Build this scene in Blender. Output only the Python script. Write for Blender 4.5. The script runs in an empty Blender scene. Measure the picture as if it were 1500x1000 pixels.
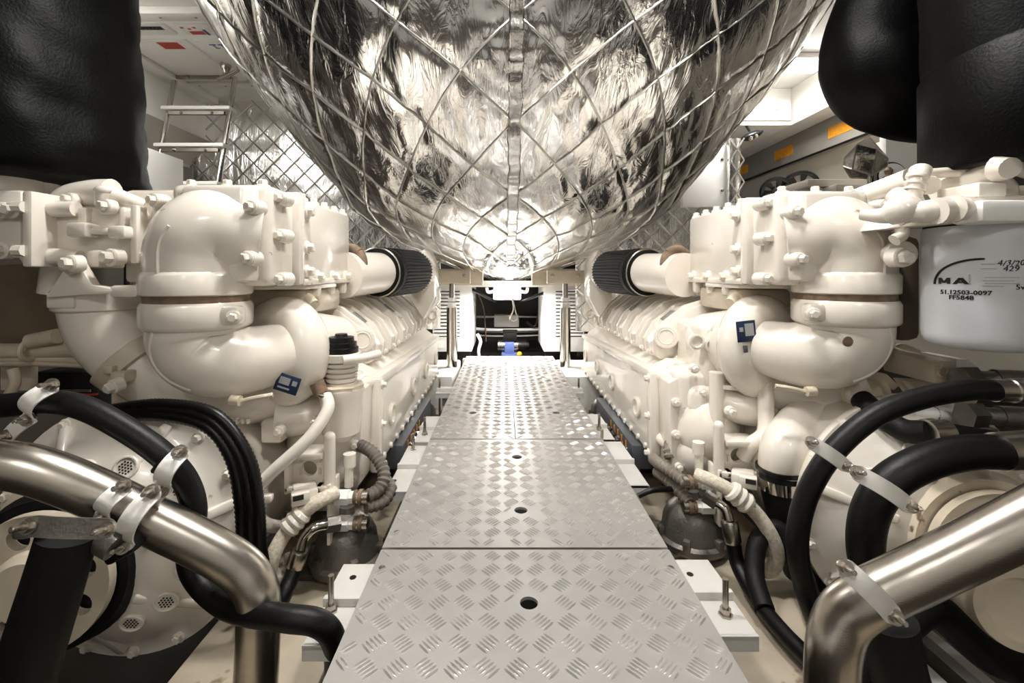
import bpy, bmesh, math, random
from mathutils import Vector as V, Matrix, noise
random.seed(3)
PI = math.pi
# ---------------------------------------------------------------- camera
F, VX, VY, CZ = 667.0, 737.0, 400.0, 1.0          # focal length in pixels of the 1500x1000 frame
scn = bpy.context.scene
col = scn.collection
cd = bpy.data.cameras.new('camera'); cam = bpy.data.objects.new('camera', cd); col.objects.link(cam)
cam.location = (0, 0, CZ); cam.rotation_euler = (PI/2, 0, 0)
cd.sensor_width = 36; cd.lens = F/1500*36; cd.clip_start = .02
cd.shift_x = (750-VX)/1500; cd.shift_y = (VY-500)/1500
scn.camera = cam
# ---------------------------------------------------------------- world and light
w = bpy.data.worlds.new('world'); scn.world = w; w.use_nodes = True
w.node_tree.nodes['Background'].inputs[0].default_value = (.9, .95, 1, 1)
w.node_tree.nodes['Background'].inputs[1].default_value = .0
def area(name, loc, size, energy, rot=(0, 0, 0), color=(1, .985, .96), sy=None):
    l = bpy.data.lights.new(name, 'AREA'); l.energy = energy; l.size = size; l.color = color
    if sy: l.shape = 'RECTANGLE'; l.size_y = sy
    o = bpy.data.objects.new(name, l); o.location = loc; o.rotation_euler = rot; col.objects.link(o); return o
LAMPS = [(-.62, -.9, 2.6), (.75, -.9, 2.6), (-.36, 1.02, 7.5), (.44, 1.02, 7.5), (-1.78, 1.78, 9), (1.70, 2.66, 5), (-1.5, 3.75, 14), (1.5, 3.75, 14)]  # lamps over and behind the camera and at left are unseen, added fill
for i, (x, y, e) in enumerate(LAMPS):
    area('ceiling_lamp_light', (x, y, 2.185), .2, e, sy=.1)
area('bulkhead_lamp_light', (.04, 3.30, .855), .16, 9, (0, 0, 0), sy=.1)
for sx in (-1, 1):  # added pair of lights to brighten the passage
    area('passage_fill_light', (sx*.80+.04, 3.0, 1.40), .2, 4.5, (math.radians(-35), math.radians(20*sx), 0), sy=.1)
vs = scn.view_settings
vs.view_transform = 'Standard'; vs.look = 'None'; vs.gamma = 1; vs.use_curve_mapping = False
vs.exposure = .95
# ---------------------------------------------------------------- materials
def lin(h):
    c = [int(h[i:i+2], 16)/255 for i in (0, 2, 4)]
    return [x/12.92 if x <= .04045 else ((x+.055)/1.055)**2.4 for x in c]
def mat(name, h, rough=.5, metal=0, var=.0, vs_=8, h2=None, bump=0, bs=40, coat=0, emit=0, stretch=None, spots=None, rvar=0, dist=.002, spec=.5):
    m = bpy.data.materials.new(name); m.use_nodes = True
    nt = m.node_tree; n = nt.nodes; b = n['Principled BSDF']
    c = lin(h); b.inputs['Base Color'].default_value = (*c, 1)
    b.inputs['Roughness'].default_value = rough; b.inputs['Metallic'].default_value = metal
    b.inputs['Coat Weight'].default_value = coat; b.inputs['Specular IOR Level'].default_value = spec
    tc = n.new('ShaderNodeTexCoord'); src = tc.outputs['Object']
    if stretch:
        mp = n.new('ShaderNodeMapping'); mp.inputs['Scale'].default_value = stretch
        nt.links.new(src, mp.inputs['Vector']); src = mp.outputs['Vector']
    if var or h2:
        c2 = lin(h2) if h2 else [x*(1-var) for x in c]
        nz = n.new('ShaderNodeTexNoise'); nz.inputs['Scale'].default_value = vs_; nz.inputs['Detail'].default_value = 6
        nt.links.new(src, nz.inputs['Vector'])
        rp = n.new('ShaderNodeValToRGB'); rp.color_ramp.elements[0].position = .38; rp.color_ramp.elements[1].position = .62
        rp.color_ramp.elements[0].color = (*c2, 1); rp.color_ramp.elements[1].color = (*c, 1)
        nt.links.new(nz.outputs['Fac'], rp.inputs['Fac']); out = rp.outputs['Color']
        if spots:
            z2 = n.new('ShaderNodeTexNoise'); z2.inputs['Scale'].default_value = spots[1]; z2.inputs['Detail'].default_value = 3
            nt.links.new(src, z2.inputs['Vector'])
            r2 = n.new('ShaderNodeValToRGB'); r2.color_ramp.elements[0].position = spots[2]; r2.color_ramp.elements[1].position = spots[2]+.04
            mx = n.new('ShaderNodeMixRGB'); mx.inputs['Color2'].default_value = (*lin(spots[0]), 1)
            nt.links.new(z2.outputs['Fac'], r2.inputs['Fac']); nt.links.new(r2.outputs['Color'], mx.inputs['Fac'])
            nt.links.new(out, mx.inputs['Color1']); out = mx.outputs['Color']
        nt.links.new(out, b.inputs['Base Color'])
    if rvar:
        nr = n.new('ShaderNodeTexNoise'); nr.inputs['Scale'].default_value = 6; nr.inputs['Detail'].default_value = 5
        mr = n.new('ShaderNodeMapRange'); mr.inputs['To Min'].default_value = rough-rvar; mr.inputs['To Max'].default_value = rough+rvar
        nt.links.new(src, nr.inputs['Vector']); nt.links.new(nr.outputs['Fac'], mr.inputs['Value']); nt.links.new(mr.outputs['Result'], b.inputs['Roughness'])
    if bump:
        nb = n.new('ShaderNodeTexNoise'); nb.inputs['Scale'].default_value = bs; nb.inputs['Detail'].default_value = 4
        nt.links.new(src, nb.inputs['Vector'])
        bp = n.new('ShaderNodeBump'); bp.inputs['Strength'].default_value = bump; bp.inputs['Distance'].default_value = dist
        nt.links.new(nb.outputs['Fac'], bp.inputs['Height']); nt.links.new(bp.outputs['Normal'], b.inputs['Normal'])
    if emit:
        b.inputs['Emission Color'].default_value = (1, .97, .92, 1); b.inputs['Emission Strength'].default_value = emit
    return m
def foil_mat(name, sc=1.0, strength=.9):
    m = bpy.data.materials.new(name); m.use_nodes = True
    nt = m.node_tree; n = nt.nodes; b = n['Principled BSDF']
    b.inputs['Base Color'].default_value = (.93, .925, .915, 1); b.inputs['Metallic'].default_value = 1; b.inputs['Roughness'].default_value = .19
    tc = n.new('ShaderNodeTexCoord')
    mp = n.new('ShaderNodeMapping'); mp.inputs['Scale'].default_value = (sc*1.0, sc*.45, sc*.22)
    mp.inputs['Rotation'].default_value = (0, .25, 0)
    nt.links.new(tc.outputs['Object'], mp.inputs['Vector'])
    nd = n.new('ShaderNodeTexNoise'); nd.inputs['Scale'].default_value = 5
    nt.links.new(mp.outputs['Vector'], nd.inputs['Vector'])
    ad = n.new('ShaderNodeMixRGB'); ad.blend_type = 'ADD'; ad.inputs['Fac'].default_value = .35
    nt.links.new(mp.outputs['Vector'], ad.inputs['Color1']); nt.links.new(nd.outputs['Color'], ad.inputs['Color2'])
    vo = n.new('ShaderNodeTexVoronoi'); vo.feature = 'F1'; vo.inputs['Scale'].default_value = 17
    nt.links.new(ad.outputs['Color'], vo.inputs['Vector'])
    nz = n.new('ShaderNodeTexNoise'); nz.inputs['Scale'].default_value = 38; nz.inputs['Detail'].default_value = 3; nz.inputs['Distortion'].default_value = 1.2
    nt.links.new(ad.outputs['Color'], nz.inputs['Vector'])
    mx = n.new('ShaderNodeMixRGB'); mx.inputs['Fac'].default_value = .7
    nt.links.new(vo.outputs['Distance'], mx.inputs['Color1']); nt.links.new(nz.outputs['Fac'], mx.inputs['Color2'])
    bp = n.new('ShaderNodeBump'); bp.inputs['Strength'].default_value = strength; bp.inputs['Distance'].default_value = .013/sc
    nt.links.new(mx.outputs['Color'], bp.inputs['Height']); nt.links.new(bp.outputs['Normal'], b.inputs['Normal'])
    return m
CREAM = mat('cream_engine_enamel', 'eae2d6', .24, 0, .06, 5, None, .08, 60, .4, rvar=.07, spots=('a8967c', 23, .735))
CREAM2 = mat('cream_engine_enamel_grimy', 'd9ccb6', .35, 0, .2, 7, None, .2, 50, .1, spots=('6e5c48', 17, .72))
WHITE = mat('white_paint', 'f1efeb', .35, 0, .04, 4, None, .05, 30)
PANEL = mat('ceiling_panel_white', 'e9e6e0', .4, 0, .05, 2, None, .04, 20)
GREYP = mat('warm_grey_panel', 'bdb6aa', .45, 0, .1, 3)
STEEL = mat('brushed_steel', 'b9b2a8', .27, 1, .12, 5, None, .08, 90, stretch=(1, 8, 8))
CHROME = mat('polished_steel', 'd8d4cd', .12, 1, .1, 4)
ALU = mat('tread_aluminium', 'b3b0ac', .4, .5, .1, 3, None, .06, 200, rvar=.07)
ALUB = mat('tread_bar_aluminium', 'eae7e3', .24, .7, .08, 3)
RUBBER = mat('black_rubber', '080707', .6, 0, .3, 6, None, .25, 120, spec=.3)
HOSE = mat('black_hose_rubber', '0a0909', .45, 0, .25, 9, None, .3, 150, spec=.3)
BLACK = mat('black_plastic', '070707', .35, 0, .2, 9, spec=.4)
LEATHER = mat('black_leather', '020202', .45, 0, .3, 4, None, .6, 170, dist=.0015, spec=.1)
IRON = mat('dark_cast_iron', '77726a', .42, .6, .3, 14, None, .7, 120)
RAIL = mat('slate_grey_paint', '54565a', .4, 0, .1, 6)
STRAP = mat('white_worn_strap', 'dddad4', .35, 0, .05, 9, None, .1, 60, spots=('3a332b', 45, .70))
RUST = mat('tan_gasket', '86705a', .7, 0, .4, 40)
BED = mat('engine_bed_paint', 'bdb09b', .5, 0, .3, 5, None, .3, 40, spots=('75644f', 11, .62))
BILGE = mat('bilge_floor_paint', '3d352c', .35, 0, .5, 4, None, .3, 30)
DARK = mat('dark_recess_paint', '2b2723', .6, 0, .3, 5)
FOIL = foil_mat('crinkled_foil', 1.0, .36)
FOILP = foil_mat('foil_panel', 1.5, .5)
TAPE = mat('foil_tape', 'dad8d4', .2, 1, .1, 20, None, .7, 60, dist=.004)
CORD = mat('foil_seam', 'd6d3cd', .28, 1, .15, 30, None, .5, 90)
HULLW = mat('dark_outer_wall_paint', '4d463d', .6, 0, .3, 3)
BRK = mat('dusty_white_bracket_paint', 'd2cfc9', .45, 0, .12, 6, None, .1, 40, spots=('8d8271', 30, .72))
DUCT = mat('grimy_brown_lagging', '6b5d4a', .6, 0, .4, 6, None, .3, 30)
BLUE = mat('navy_nameplate', '1b2f4f', .4, 0, .1, 30)
BLUEP = mat('blue_pump_paint', '49588c', .4)
RED = mat('red_sticker', 'b23322', .5)
ORANGE = mat('orange_label', 'e0951a', .45, 0, .2, 60)
INK = mat('black_ink', '15130f', .5)
BINK = mat('blue_ink', '3f5490', .5)
FILT = mat('pale_grey_filter_enamel', 'cfd1d4', .3, 0, .04, 5)
GBOX = mat('grey_junction_box', 'aaa7a1', .45, 0, .06, 6)
STICK = mat('grey_sticker', '8d8a85', .5, 0, .3, 160)
PRINT = mat('faint_grey_print', 'a9a9aa', .5)
CLEAR = mat('lamp_diffuser', 'ffffff', .4, emit=14)
# ---------------------------------------------------------------- geometry helpers
def P(px, py, Y): return V(((px-VX)/F*Y, Y, CZ-(py-VY)/F*Y))
def R(px, Y): return px*Y/F
def crom(pts, n):
    out = []; k = len(pts)
    for i in range(k-1):
        p0 = pts[max(i-1, 0)]; p1 = pts[i]; p2 = pts[i+1]; p3 = pts[min(i+2, k-1)]
        for j in range(n):
            t = j/n
            out.append([.5*(2*b+(c-a)*t+(2*a-5*b+4*c-d)*t*t+(3*b-a-3*c+d)*t**3) for a, b, c, d in zip(p0, p1, p2, p3)])
    out.append(list(pts[-1])); return out
TF = [None]
def ident(p): return p
class B:
    def __init__(s): s.v = []; s.f = []
    def add(s, vs, fs):
        k = len(s.v); s.v += [V(p) for p in vs]; s.f += [[i+k for i in f] for f in fs]; return s
    def bm(s, bm):
        bm.verts.index_update(); s.add([x.co.copy() for x in bm.verts], [[q.index for q in f.verts] for f in bm.faces]); bm.free(); return s
    def box(s, x0, x1, y0, y1, z0, z1, bev=0, seg=2):
        return s.obox(V(((x0+x1)/2, (y0+y1)/2, (z0+z1)/2)), (abs(x1-x0), abs(y1-y0), abs(z1-z0)), None, bev, seg)
    def obox(s, c, size, m=None, bev=0, seg=2):
        b = bmesh.new(); bmesh.ops.create_cube(b, size=1)
        for q in b.verts: q.co = V((q.co.x*size[0], q.co.y*size[1], q.co.z*size[2]))
        if bev: bmesh.ops.bevel(b, geom=b.edges[:], offset=bev, segments=seg, profile=.5, affect='EDGES')
        for q in b.verts: q.co = (m @ q.co if m else q.co)+V(c)
        return s.bm(b)
    def bar(s, a, b, wid, th, up=V((0, 0, 1)), bev=0):          # a box from point a to point b
        a = V(a); b = V(b); d = b-a; y = d.normalized(); x = y.cross(up)
        if x.length < 1e-4: x = V((1, 0, 0))
        x.normalize(); z = x.cross(y)
        return s.obox((a+b)/2, (wid, d.length, th), Matrix((x, y, z)).transposed(), bev)
    def tube(s, pts, r, n=16, sub=6, caps=True, close=False):
        if not hasattr(r, '__len__'): r = [r]*len(pts)
        q = [list(p)+[rr] for p, rr in zip(pts, r)]
        if sub > 1 and len(q) > 2: q = crom(q, sub)
        ps = [V(a[:3]) for a in q]; rs = [max(a[3], 1e-4) for a in q]; k = len(ps)
        up = None; vs = []
        for i in range(k):
            t = (ps[min(i+1, k-1)]-ps[max(i-1, 0)]).normalized()
            if up is None:
                up = t.orthogonal().normalized()
            up = (up-t*up.dot(t)).normalized(); bi = t.cross(up)
            for j in range(n):
                a = 2*PI*j/n; vs.append(ps[i]+(up*math.cos(a)+bi*math.sin(a))*rs[i])
        fs = [[i*n+j, i*n+(j+1) % n, (i+1)*n+(j+1) % n, (i+1)*n+j] for i in range(k-1) for j in range(n)]
        if caps: fs += [list(range(n))[::-1], [(k-1)*n+j for j in range(n)]]
        return s.add(vs, fs)
    def lathe(s, o, ax, prof, n=32, caps=True, squash=None):
        o = V(o); ax = V(ax).normalized(); u = ax.orthogonal().normalized(); wv = ax.cross(u); vs = []
        for h, r in prof:
            for j in range(n):
                a = 2*PI*j/n; vs.append(o+ax*h+(u*math.cos(a)+wv*math.sin(a))*max(r, 1e-4))
        k = len(prof)
        fs = [[i*n+j, i*n+(j+1) % n, (i+1)*n+(j+1) % n, (i+1)*n+j] for i in range(k-1) for j in range(n)]
        if caps: fs += [list(range(n))[::-1], [(k-1)*n+j for j in range(n)]]
        return s.add(vs, fs)
    def torus(s, o, ax, Rr, r, n=32, m=12, a0=0, a1=2*PI):
        o = V(o); ax = V(ax).normalized(); u = ax.orthogonal().normalized(); wv = ax.cross(u)
        pts = [o+(u*math.cos(a0+(a1-a0)*i/n)+wv*math.sin(a0+(a1-a0)*i/n))*Rr for i in range(n+1)]
        return s.tube(pts, r, m, 1)
    def prism(s, poly, vec, bev=0):
        b = bmesh.new(); vs = [b.verts.new(V(p)) for p in poly]; f = b.faces.new(vs)
        g = bmesh.ops.extrude_face_region(b, geom=[f]); mv = [x for x in g['geom'] if isinstance(x, bmesh.types.BMVert)]
        bmesh.ops.translate(b, verts=mv, vec=V(vec))
        if bev: bmesh.ops.bevel(b, geom=b.edges[:], offset=bev, segments=2, profile=.5, affect='EDGES')
        return s.bm(b)
    def holed(s, outer, holes, o, u, wv, th):                   # flat plate with real holes; outer 2D list, holes [(x,y,r)]
        b = bmesh.new(); o = V(o); u = V(u).normalized(); wv = V(wv).normalized(); nn = u.cross(wv)
        def loop(pts):
            q = [b.verts.new(o+u*x+wv*y) for x, y in pts]
            for i in range(len(q)): b.edges.new((q[i], q[(i+1) % len(q)]))
        loop(outer)
        for h in holes:
            ry = h[3] if len(h) > 3 else h[2]
            loop([(h[0]+h[2]*math.cos(2*PI*i/20), h[1]+ry*math.sin(2*PI*i/20)) for i in range(20)])
        bmesh.ops.triangle_fill(b, use_beauty=True, use_dissolve=False, edges=b.edges[:])
        g = bmesh.ops.extrude_face_region(b, geom=b.faces[:]); mv = [x for x in g['geom'] if isinstance(x, bmesh.types.BMVert)]
        bmesh.ops.translate(b, verts=mv, vec=nn*th)
        return s.bm(b)
    def ball(s, c, rx, ry=None, rz=None, n=20, m=12):
        ry = ry or rx; rz = rz or rx; c = V(c); vs = [c+V((0, 0, rz))]; fs = []
        for i in range(1, m):
            a = PI*i/m
            for j in range(n):
                t = 2*PI*j/n; vs.append(c+V((rx*math.sin(a)*math.cos(t), ry*math.sin(a)*math.sin(t), rz*math.cos(a))))
        vs.append(c-V((0, 0, rz))); e = len(vs)-1
        fs += [[0, 1+j, 1+(j+1) % n] for j in range(n)]
        for i in range(m-2):
            fs += [[1+i*n+j, 1+(i+1)*n+j, 1+(i+1)*n+(j+1) % n, 1+i*n+(j+1) % n] for j in range(n)]
        fs += [[e, 1+(m-2)*n+(j+1) % n, 1+(m-2)*n+j] for j in range(n)]
        return s.add(vs, fs)
    def grid(s, fn, nu, nv, th=None):
        vs = [fn(i/nu, j/nv) for j in range(nv+1) for i in range(nu+1)]
        return s.add(vs, [[j*(nu+1)+i, j*(nu+1)+i+1, (j+1)*(nu+1)+i+1, (j+1)*(nu+1)+i] for j in range(nv) for i in range(nu)])
    def build(s, name, m, parent=None, ang=38, fix=True, solid=0):
        T = TF[0]
        vs = [T(p) for p in s.v] if T else s.v
        if parent is not None: o0 = WL[parent.name]
        else:
            xs = [p.x for p in vs]; ys = [p.y for p in vs]; o0 = V(((min(xs)+max(xs))/2, (min(ys)+max(ys))/2, min(p.z for p in vs)))
        me = bpy.data.meshes.new(name); me.from_pydata([p-o0 for p in vs], [], s.f)
        if fix:
            b = bmesh.new(); b.from_mesh(me); bmesh.ops.recalc_face_normals(b, faces=b.faces[:]); b.to_mesh(me); b.free()
        me.polygons.foreach_set('use_smooth', [True]*len(me.polygons)); me.set_sharp_from_angle(angle=math.radians(ang))
        me.materials.append(m)
        o = bpy.data.objects.new(name, me); col.objects.link(o)
        if parent is not None: o.parent = parent
        else: o.location = o0
        WL[o.name] = o0.copy()
        if solid:
            md = o.modifiers.new('thickness', 'SOLIDIFY'); md.thickness = solid; md.offset = 0
        return o
WL = {}
def thing(name, label, cat, loc, group=None):
    o = bpy.data.objects.new(name, None); col.objects.link(o); T = TF[0]
    loc = T(V(loc)) if T else V(loc)
    o.location = loc; o.empty_display_size = .05; WL[o.name] = loc.copy()
    return tag(o, label, cat, group)
def tag(o, label, cat, group=None):
    o['label'] = label; o['category'] = cat
    if group: o['group'] = group
    return o
def struct(b, name, m, **k):
    o = b.build(name, m, **k); o['kind'] = 'structure'; return o
_mesh = {}
def piece(key, name, p, ax, sc, m, parent):                     # small repeated pieces share mesh data
    T = TF[0]; p = V(p); ax = V(ax).normalized()
    if T: q = T(p); ax = (T(p+ax)-q).normalized(); p = q
    if (key, m.name) not in _mesh:
        b = B()
        if key == 'bolt': b.lathe((0, 0, 0), (0, 0, 1), [(-1.2, 1.25), (.15, 1.25), (.3, 1.05)], 14); b.lathe((0, 0, .3), (0, 0, 1), [(0, .85), (.75, .85), (.95, .65)], 6)
        if key == 'stud': b.lathe((0, 0, 0), (0, 0, 1), [(-.3, 1), (.12, 1)], 14); b.lathe((0, 0, .12), (0, 0, 1), [(0, .72), (.55, .72)], 6); b.lathe((0, 0, .6), (0, 0, 1), [(0, .36), (1.5, .36), (1.6, .25)], 10)
        if key == 'cap': b.lathe((0, 0, 0), (0, 0, 1), [(-.3, 1), (.15, 1), (.22, .92), (.22, .82), (.12, .78), (.12, .01)], 24)
        if key == 'hole': b.lathe((0, 0, 0), (0, 0, 1), [(-.2, 1), (.05, 1)], 10)
        if key == 'port': b.lathe((0, 0, 0), (0, 0, 1), [(-.3, 1), (.25, 1), (.3, .9), (.3, .72), (.05, .68), (.05, .01)], 24)
        if key == 'boss': b.lathe((0, 0, 0), (0, 0, 1), [(-1.5, 1.15), (.5, 1.05), (.7, .9), (.7, .01)], 16)
        me = bpy.data.meshes.new(name); me.from_pydata(b.v, [], b.f)
        bb = bmesh.new(); bb.from_mesh(me); bmesh.ops.recalc_face_normals(bb, faces=bb.faces[:]); bb.to_mesh(me); bb.free()
        me.polygons.foreach_set('use_smooth', [True]*len(me.polygons)); me.set_sharp_from_angle(angle=.6); me.materials.append(m); _mesh[(key, m.name)] = me
    o = bpy.data.objects.new(name, _mesh[(key, m.name)]); col.objects.link(o)
    o.parent = parent; o.location = p-WL[parent.name]; o.scale = (sc,)*3 if not hasattr(sc, '__len__') else sc
    o.rotation_mode = 'QUATERNION'; o.rotation_quaternion = ax.to_track_quat('Z', 'Y'); WL[o.name] = p
    return o
def bolt(p, ax, r, parent, m=None): return piece('bolt', 'bolt', p, ax, r, m or CREAM, parent)
def text(body, name, m, parent, size, place, extr=.0006, bold=0):       # lettering: a text outline turned into mesh and placed by place(x, y, z)
    cu = bpy.data.curves.new('t', 'FONT'); cu.body = body; cu.size = size; cu.extrude = extr; cu.resolution_u = 2; cu.offset = bold; cu.align_x = 'LEFT'
    ob = bpy.data.objects.new('t', cu); col.objects.link(ob); dg = bpy.context.evaluated_depsgraph_get(); dg.update()
    me = ob.evaluated_get(dg).to_mesh(); b = B(); b.add([place(*q.co) for q in me.vertices], [list(f.vertices) for f in me.polygons])
    ob.evaluated_get(dg).to_mesh_clear(); bpy.data.objects.remove(ob); bpy.data.curves.remove(cu)
    return b.build(name, m, parent)
X, Y_, Z = V((1, 0, 0)), V((0, 1, 0)), V((0, 0, 1))
def ridge(pts, radii, dr, r, a=0, e=1):                         # a raised casting line along a tube, on the side facing dr
    q = crom([list(p)+[k] for p, k in zip(pts, radii)], 8); n = len(q); out = []
    for i in range(int(n*a), int(n*e)):
        p = V(q[i][:3]); t = (V(q[min(i+1, n-1)][:3])-V(q[max(i-1, 0)][:3])).normalized(); d = V(dr); d = (d-t*d.dot(t)).normalized(); out.append(p+d*(q[i][3]-r*.35))
    return B().tube(out, r, 8, 1)
# ================================================================ the setting
struct(B().box(-2.7, 2.7, -1.5, 4.5, -.06, 0), 'floor', BILGE)
struct(B().box(-2.7, 2.7, -1.5, 4.5, 2.25, 2.31), 'ceiling', PANEL)
struct(B().box(-2.72, -2.65, -1.5, 4.5, 0, 2.25), 'wall_left', HULLW)
struct(B().box(2.65, 2.72, -1.5, 4.5, 0, 2.25), 'wall_right', HULLW)
struct(B().box(-2.7, 2.7, -1.56, -1.5, 0, 2.25), 'wall_back', PANEL)
struct(B().box(-2.7, 2.7, 4.42, 4.5, 0, 2.25), 'wall_front', DARK)
# left: fascia under the deck edge, sloping band, dark shelf recess
struct(B().box(-2.16, -2.12, -1.5, 3.25, 1.95, 2.25), 'trim_1', PANEL)
struct(B().prism([(-2.12, -1.5, 1.95), (-2.16, -1.5, 1.95), (-2.27, -1.5, 1.77), (-2.23, -1.5, 1.765)], (0, 4.75, 0)), 'trim_2', GREYP)
struct(B().box(-2.65, -2.23, -1.5, 3.24, 1.745, 1.77), 'trim_3', GREYP)
b = B().box(-2.12, -2.03, -1.5, 3.25, 2.2, 2.25, .004); struct(b, 'trim_4', PANEL)
for i, y in enumerate((2.13, 2.92)):
    b = B().box(-2.03, -.9, y, y+.07, 2.215, 2.25, .004); o = struct(b, 'trim_%d' % (5+i), PANEL)
    for k in range(5): piece('hole', 'screw', (-1.97+k*.17, y+.035, 2.213), (0, 0, -1), .006, STEEL, o)
# right: ceiling well, lowered outer ceiling, dark vent strip, outer wall boards
o = struct(B().box(1.95, 2.65, -1.5, 4.42, 2.0, 2.25, .004), 'trim_7', PANEL)
struct(B().box(1.2, 1.95, 3.08, 4.42, 2.0, 2.25, .004), 'trim_8', WHITE)
b = B().box(1.3, 1.94, 3.064, 3.08, 2.03, 2.15, .003); o = struct(b, 'trim_9', WHITE)
for k in range(4): piece('hole', 'screw', (1.42+k*.14, 3.063, 2.10), (0, -1, 0), .006, STEEL, o)
o = struct(B().box(2.1, 2.14, -1.5, 4.42, 1.80, 2.0, .003), 'trim_10', mat('grey_strip_panel', '8f8a82', .45, 0, .1, 3))
struct(B().box(2.09, 2.1, -1.5, 4.42, 1.795, 1.808), 'trim_11', BLACK)
struct(B().prism([(2.14, -1.5, 1.8), (2.2, -1.5, 1.8), (2.36, -1.5, 1.5), (2.3, -1.5, 1.5)], (0, 5.9, 0)), 'trim_12', GREYP)
struct(B().box(2.12, 2.16, -1.5, 2.75, 1.62, 1.74, .004), 'trim_13', GREYP)
struct(B().box(2.3, 2.36, -1.5, 4.42, .5, 1.5), 'trim_14', GREYP)
# foil covered bulkheads with a quilted net of seams
def foil_bulkhead(x0, x1, z0, z1, y, name, cell, n, x_in=None):
    def f(u, v):
        x = x0+(x1-x0)*u; z = z0+(z1-z0)*v
        e = min(u*(x1-x0), (1-u)*(x1-x0), (1-v)*(z1-z0))
        d = .03*(1-min(e/.05, 1))**2
        return V((x, y+d+.004*noise.noise(V((x*9, 1, z*9))), z))
    o = B().grid(f, 60, 50).build(name, FOILP, fix=False); o['kind'] = 'structure'
    for sgn in (1, -1):
        for k in range(-n, n):
            c = k*cell; pts = []
            for t in range(41):
                x = x0+(x1-x0)*t/40; z = z0+(sgn*(x-x0)*1.0+c)+(0 if sgn > 0 else (x1-x0))
                if z0 < z < z1: pts.append(V((x, y-.004, z)))
            if len(pts) > 2: B().tube([pts[0], pts[-1]], .0045, 6, 1).build('seam', CORD, o)
    return o
foil_bulkhead(-2.24, -.45, .6, 2.24, 3.25, 'wall_foil_left', .145, 14)
foil_bulkhead(.5, 1.52, .6, 2.24, 3.12, 'wall_foil_right', .145, 12)
# engine beds and cross ledges
for i, (a, c) in enumerate(((-.66, -.36), (.47, .80))):
    struct(B().box(a, c, .35, 2.72, 0, .2, .008), 'trim_%d' % (15+i), BED)
for i, (a, c) in enumerate(((-.85, -.31), (.38, .95))):
    struct(B().box(a, c, 2.78, 3.32, 0, .37, .01), 'trim_%d' % (17+i), WHITE)
struct(B().box(-.30, .37, 3.34, 3.40, 0, .37, .01), 'trim_19', BED)
for i, (a, c) in enumerate(((-.52, -.14), (.20, .60))):          # header beams over the passage
    struct(B().box(a, c, 3.16, 3.24, .915, 1.03, .006), 'trim_%d' % (20+i), CREAM2)
struct(B().box(-.24, .32, 3.30, 3.38, .90, .945, .004), 'trim_22', WHITE)
# ================================================================ walkway of tread plates
WX, WZ, WH = .0475, .40, .3125
def bars(b, x0, x1, y0, y1, holes):
    p = .046; nx = int(2*WH/p)+1; ny = int((y1-y0)/p)+1
    for i in range(nx+1):
        for j in range(ny+1):
            cx = WX-WH+i*p+.01; cy = y0+j*p+.012; s = 1 if (i+j) % 2 else -1
            d = V((s, 1, 0)).normalized(); q = V((-d.y, d.x, 0))
            for k in range(-2, 3):
                c = V((cx, cy, WZ))+q*k*.0072; L = .0165*(1-.06*abs(k)); wd = .0021
                if not (x0+.012 < c.x < x1-.012 and y0+.012 < c.y < y1-.012): continue
                if any((c.x-h[0])**2+(c.y-h[1])**2 < (h[2]+.016)**2 for h in holes): continue
                vs = [c-d*L, c-d*L*.5+q*wd, c+d*L*.5+q*wd, c+d*L, c+d*L*.5-q*wd, c-d*L*.5-q*wd, c-d*L*.55+Z*.0027, c+d*L*.55+Z*.0027]
                b.add(vs, [(0, 6, 1), (1, 6, 7, 2), (2, 7, 3), (3, 7, 4), (4, 7, 6, 5), (5, 6, 0)])
def plate(x0, x1, y0, y1, holes, label):
    b = B(); b.holed([(x0, y0), (x1, y0), (x1, y1), (x0, y1)], holes, (0, 0, WZ-.006), X, Y_, .006)
    o = tag(b.build('tread_plate', ALU), label, 'floor plate', 'aluminium tread plates of the walkway')
    t = B(); bars(t, x0, x1, y0, y1, holes); q = t.build('tread_bars', ALUB, o, fix=False); q['kind'] = 'stuff'
    e = B()
    for y in (y0+.06, y1-.06):
        for x in (x0+.018, x1-.018):
            if y > .5: piece('hole', 'screw', (x, y, WZ), Z, .007, IRON, o)
g = .004
plate(WX-WH, WX+WH, .22, .993-g, [(.047, .829, .0165)], 'nearest aluminium tread plate with a single round hole')
plate(WX-WH, WX+WH, .993+g, 1.647-g, [(.045, 1.153, .0165), (.045, 1.488, .0165)], 'middle aluminium tread plate with two round holes in a line')
fl = [(-.13, 1.96, .0165), (-.134, 2.63, .0165), (-.134, 3.08, .0165)]; fr = [(.228, 1.96, .0165), (.232, 2.63, .0165), (.232, 3.08, .0165)]
plate(WX-WH, .045-g/2, 1.647+g, 3.30, fl, 'far left tread plate along the left engine')
plate(.045+g/2, WX+WH, 1.647+g, 3.30, fr, 'far right tread plate along the right engine')
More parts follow.
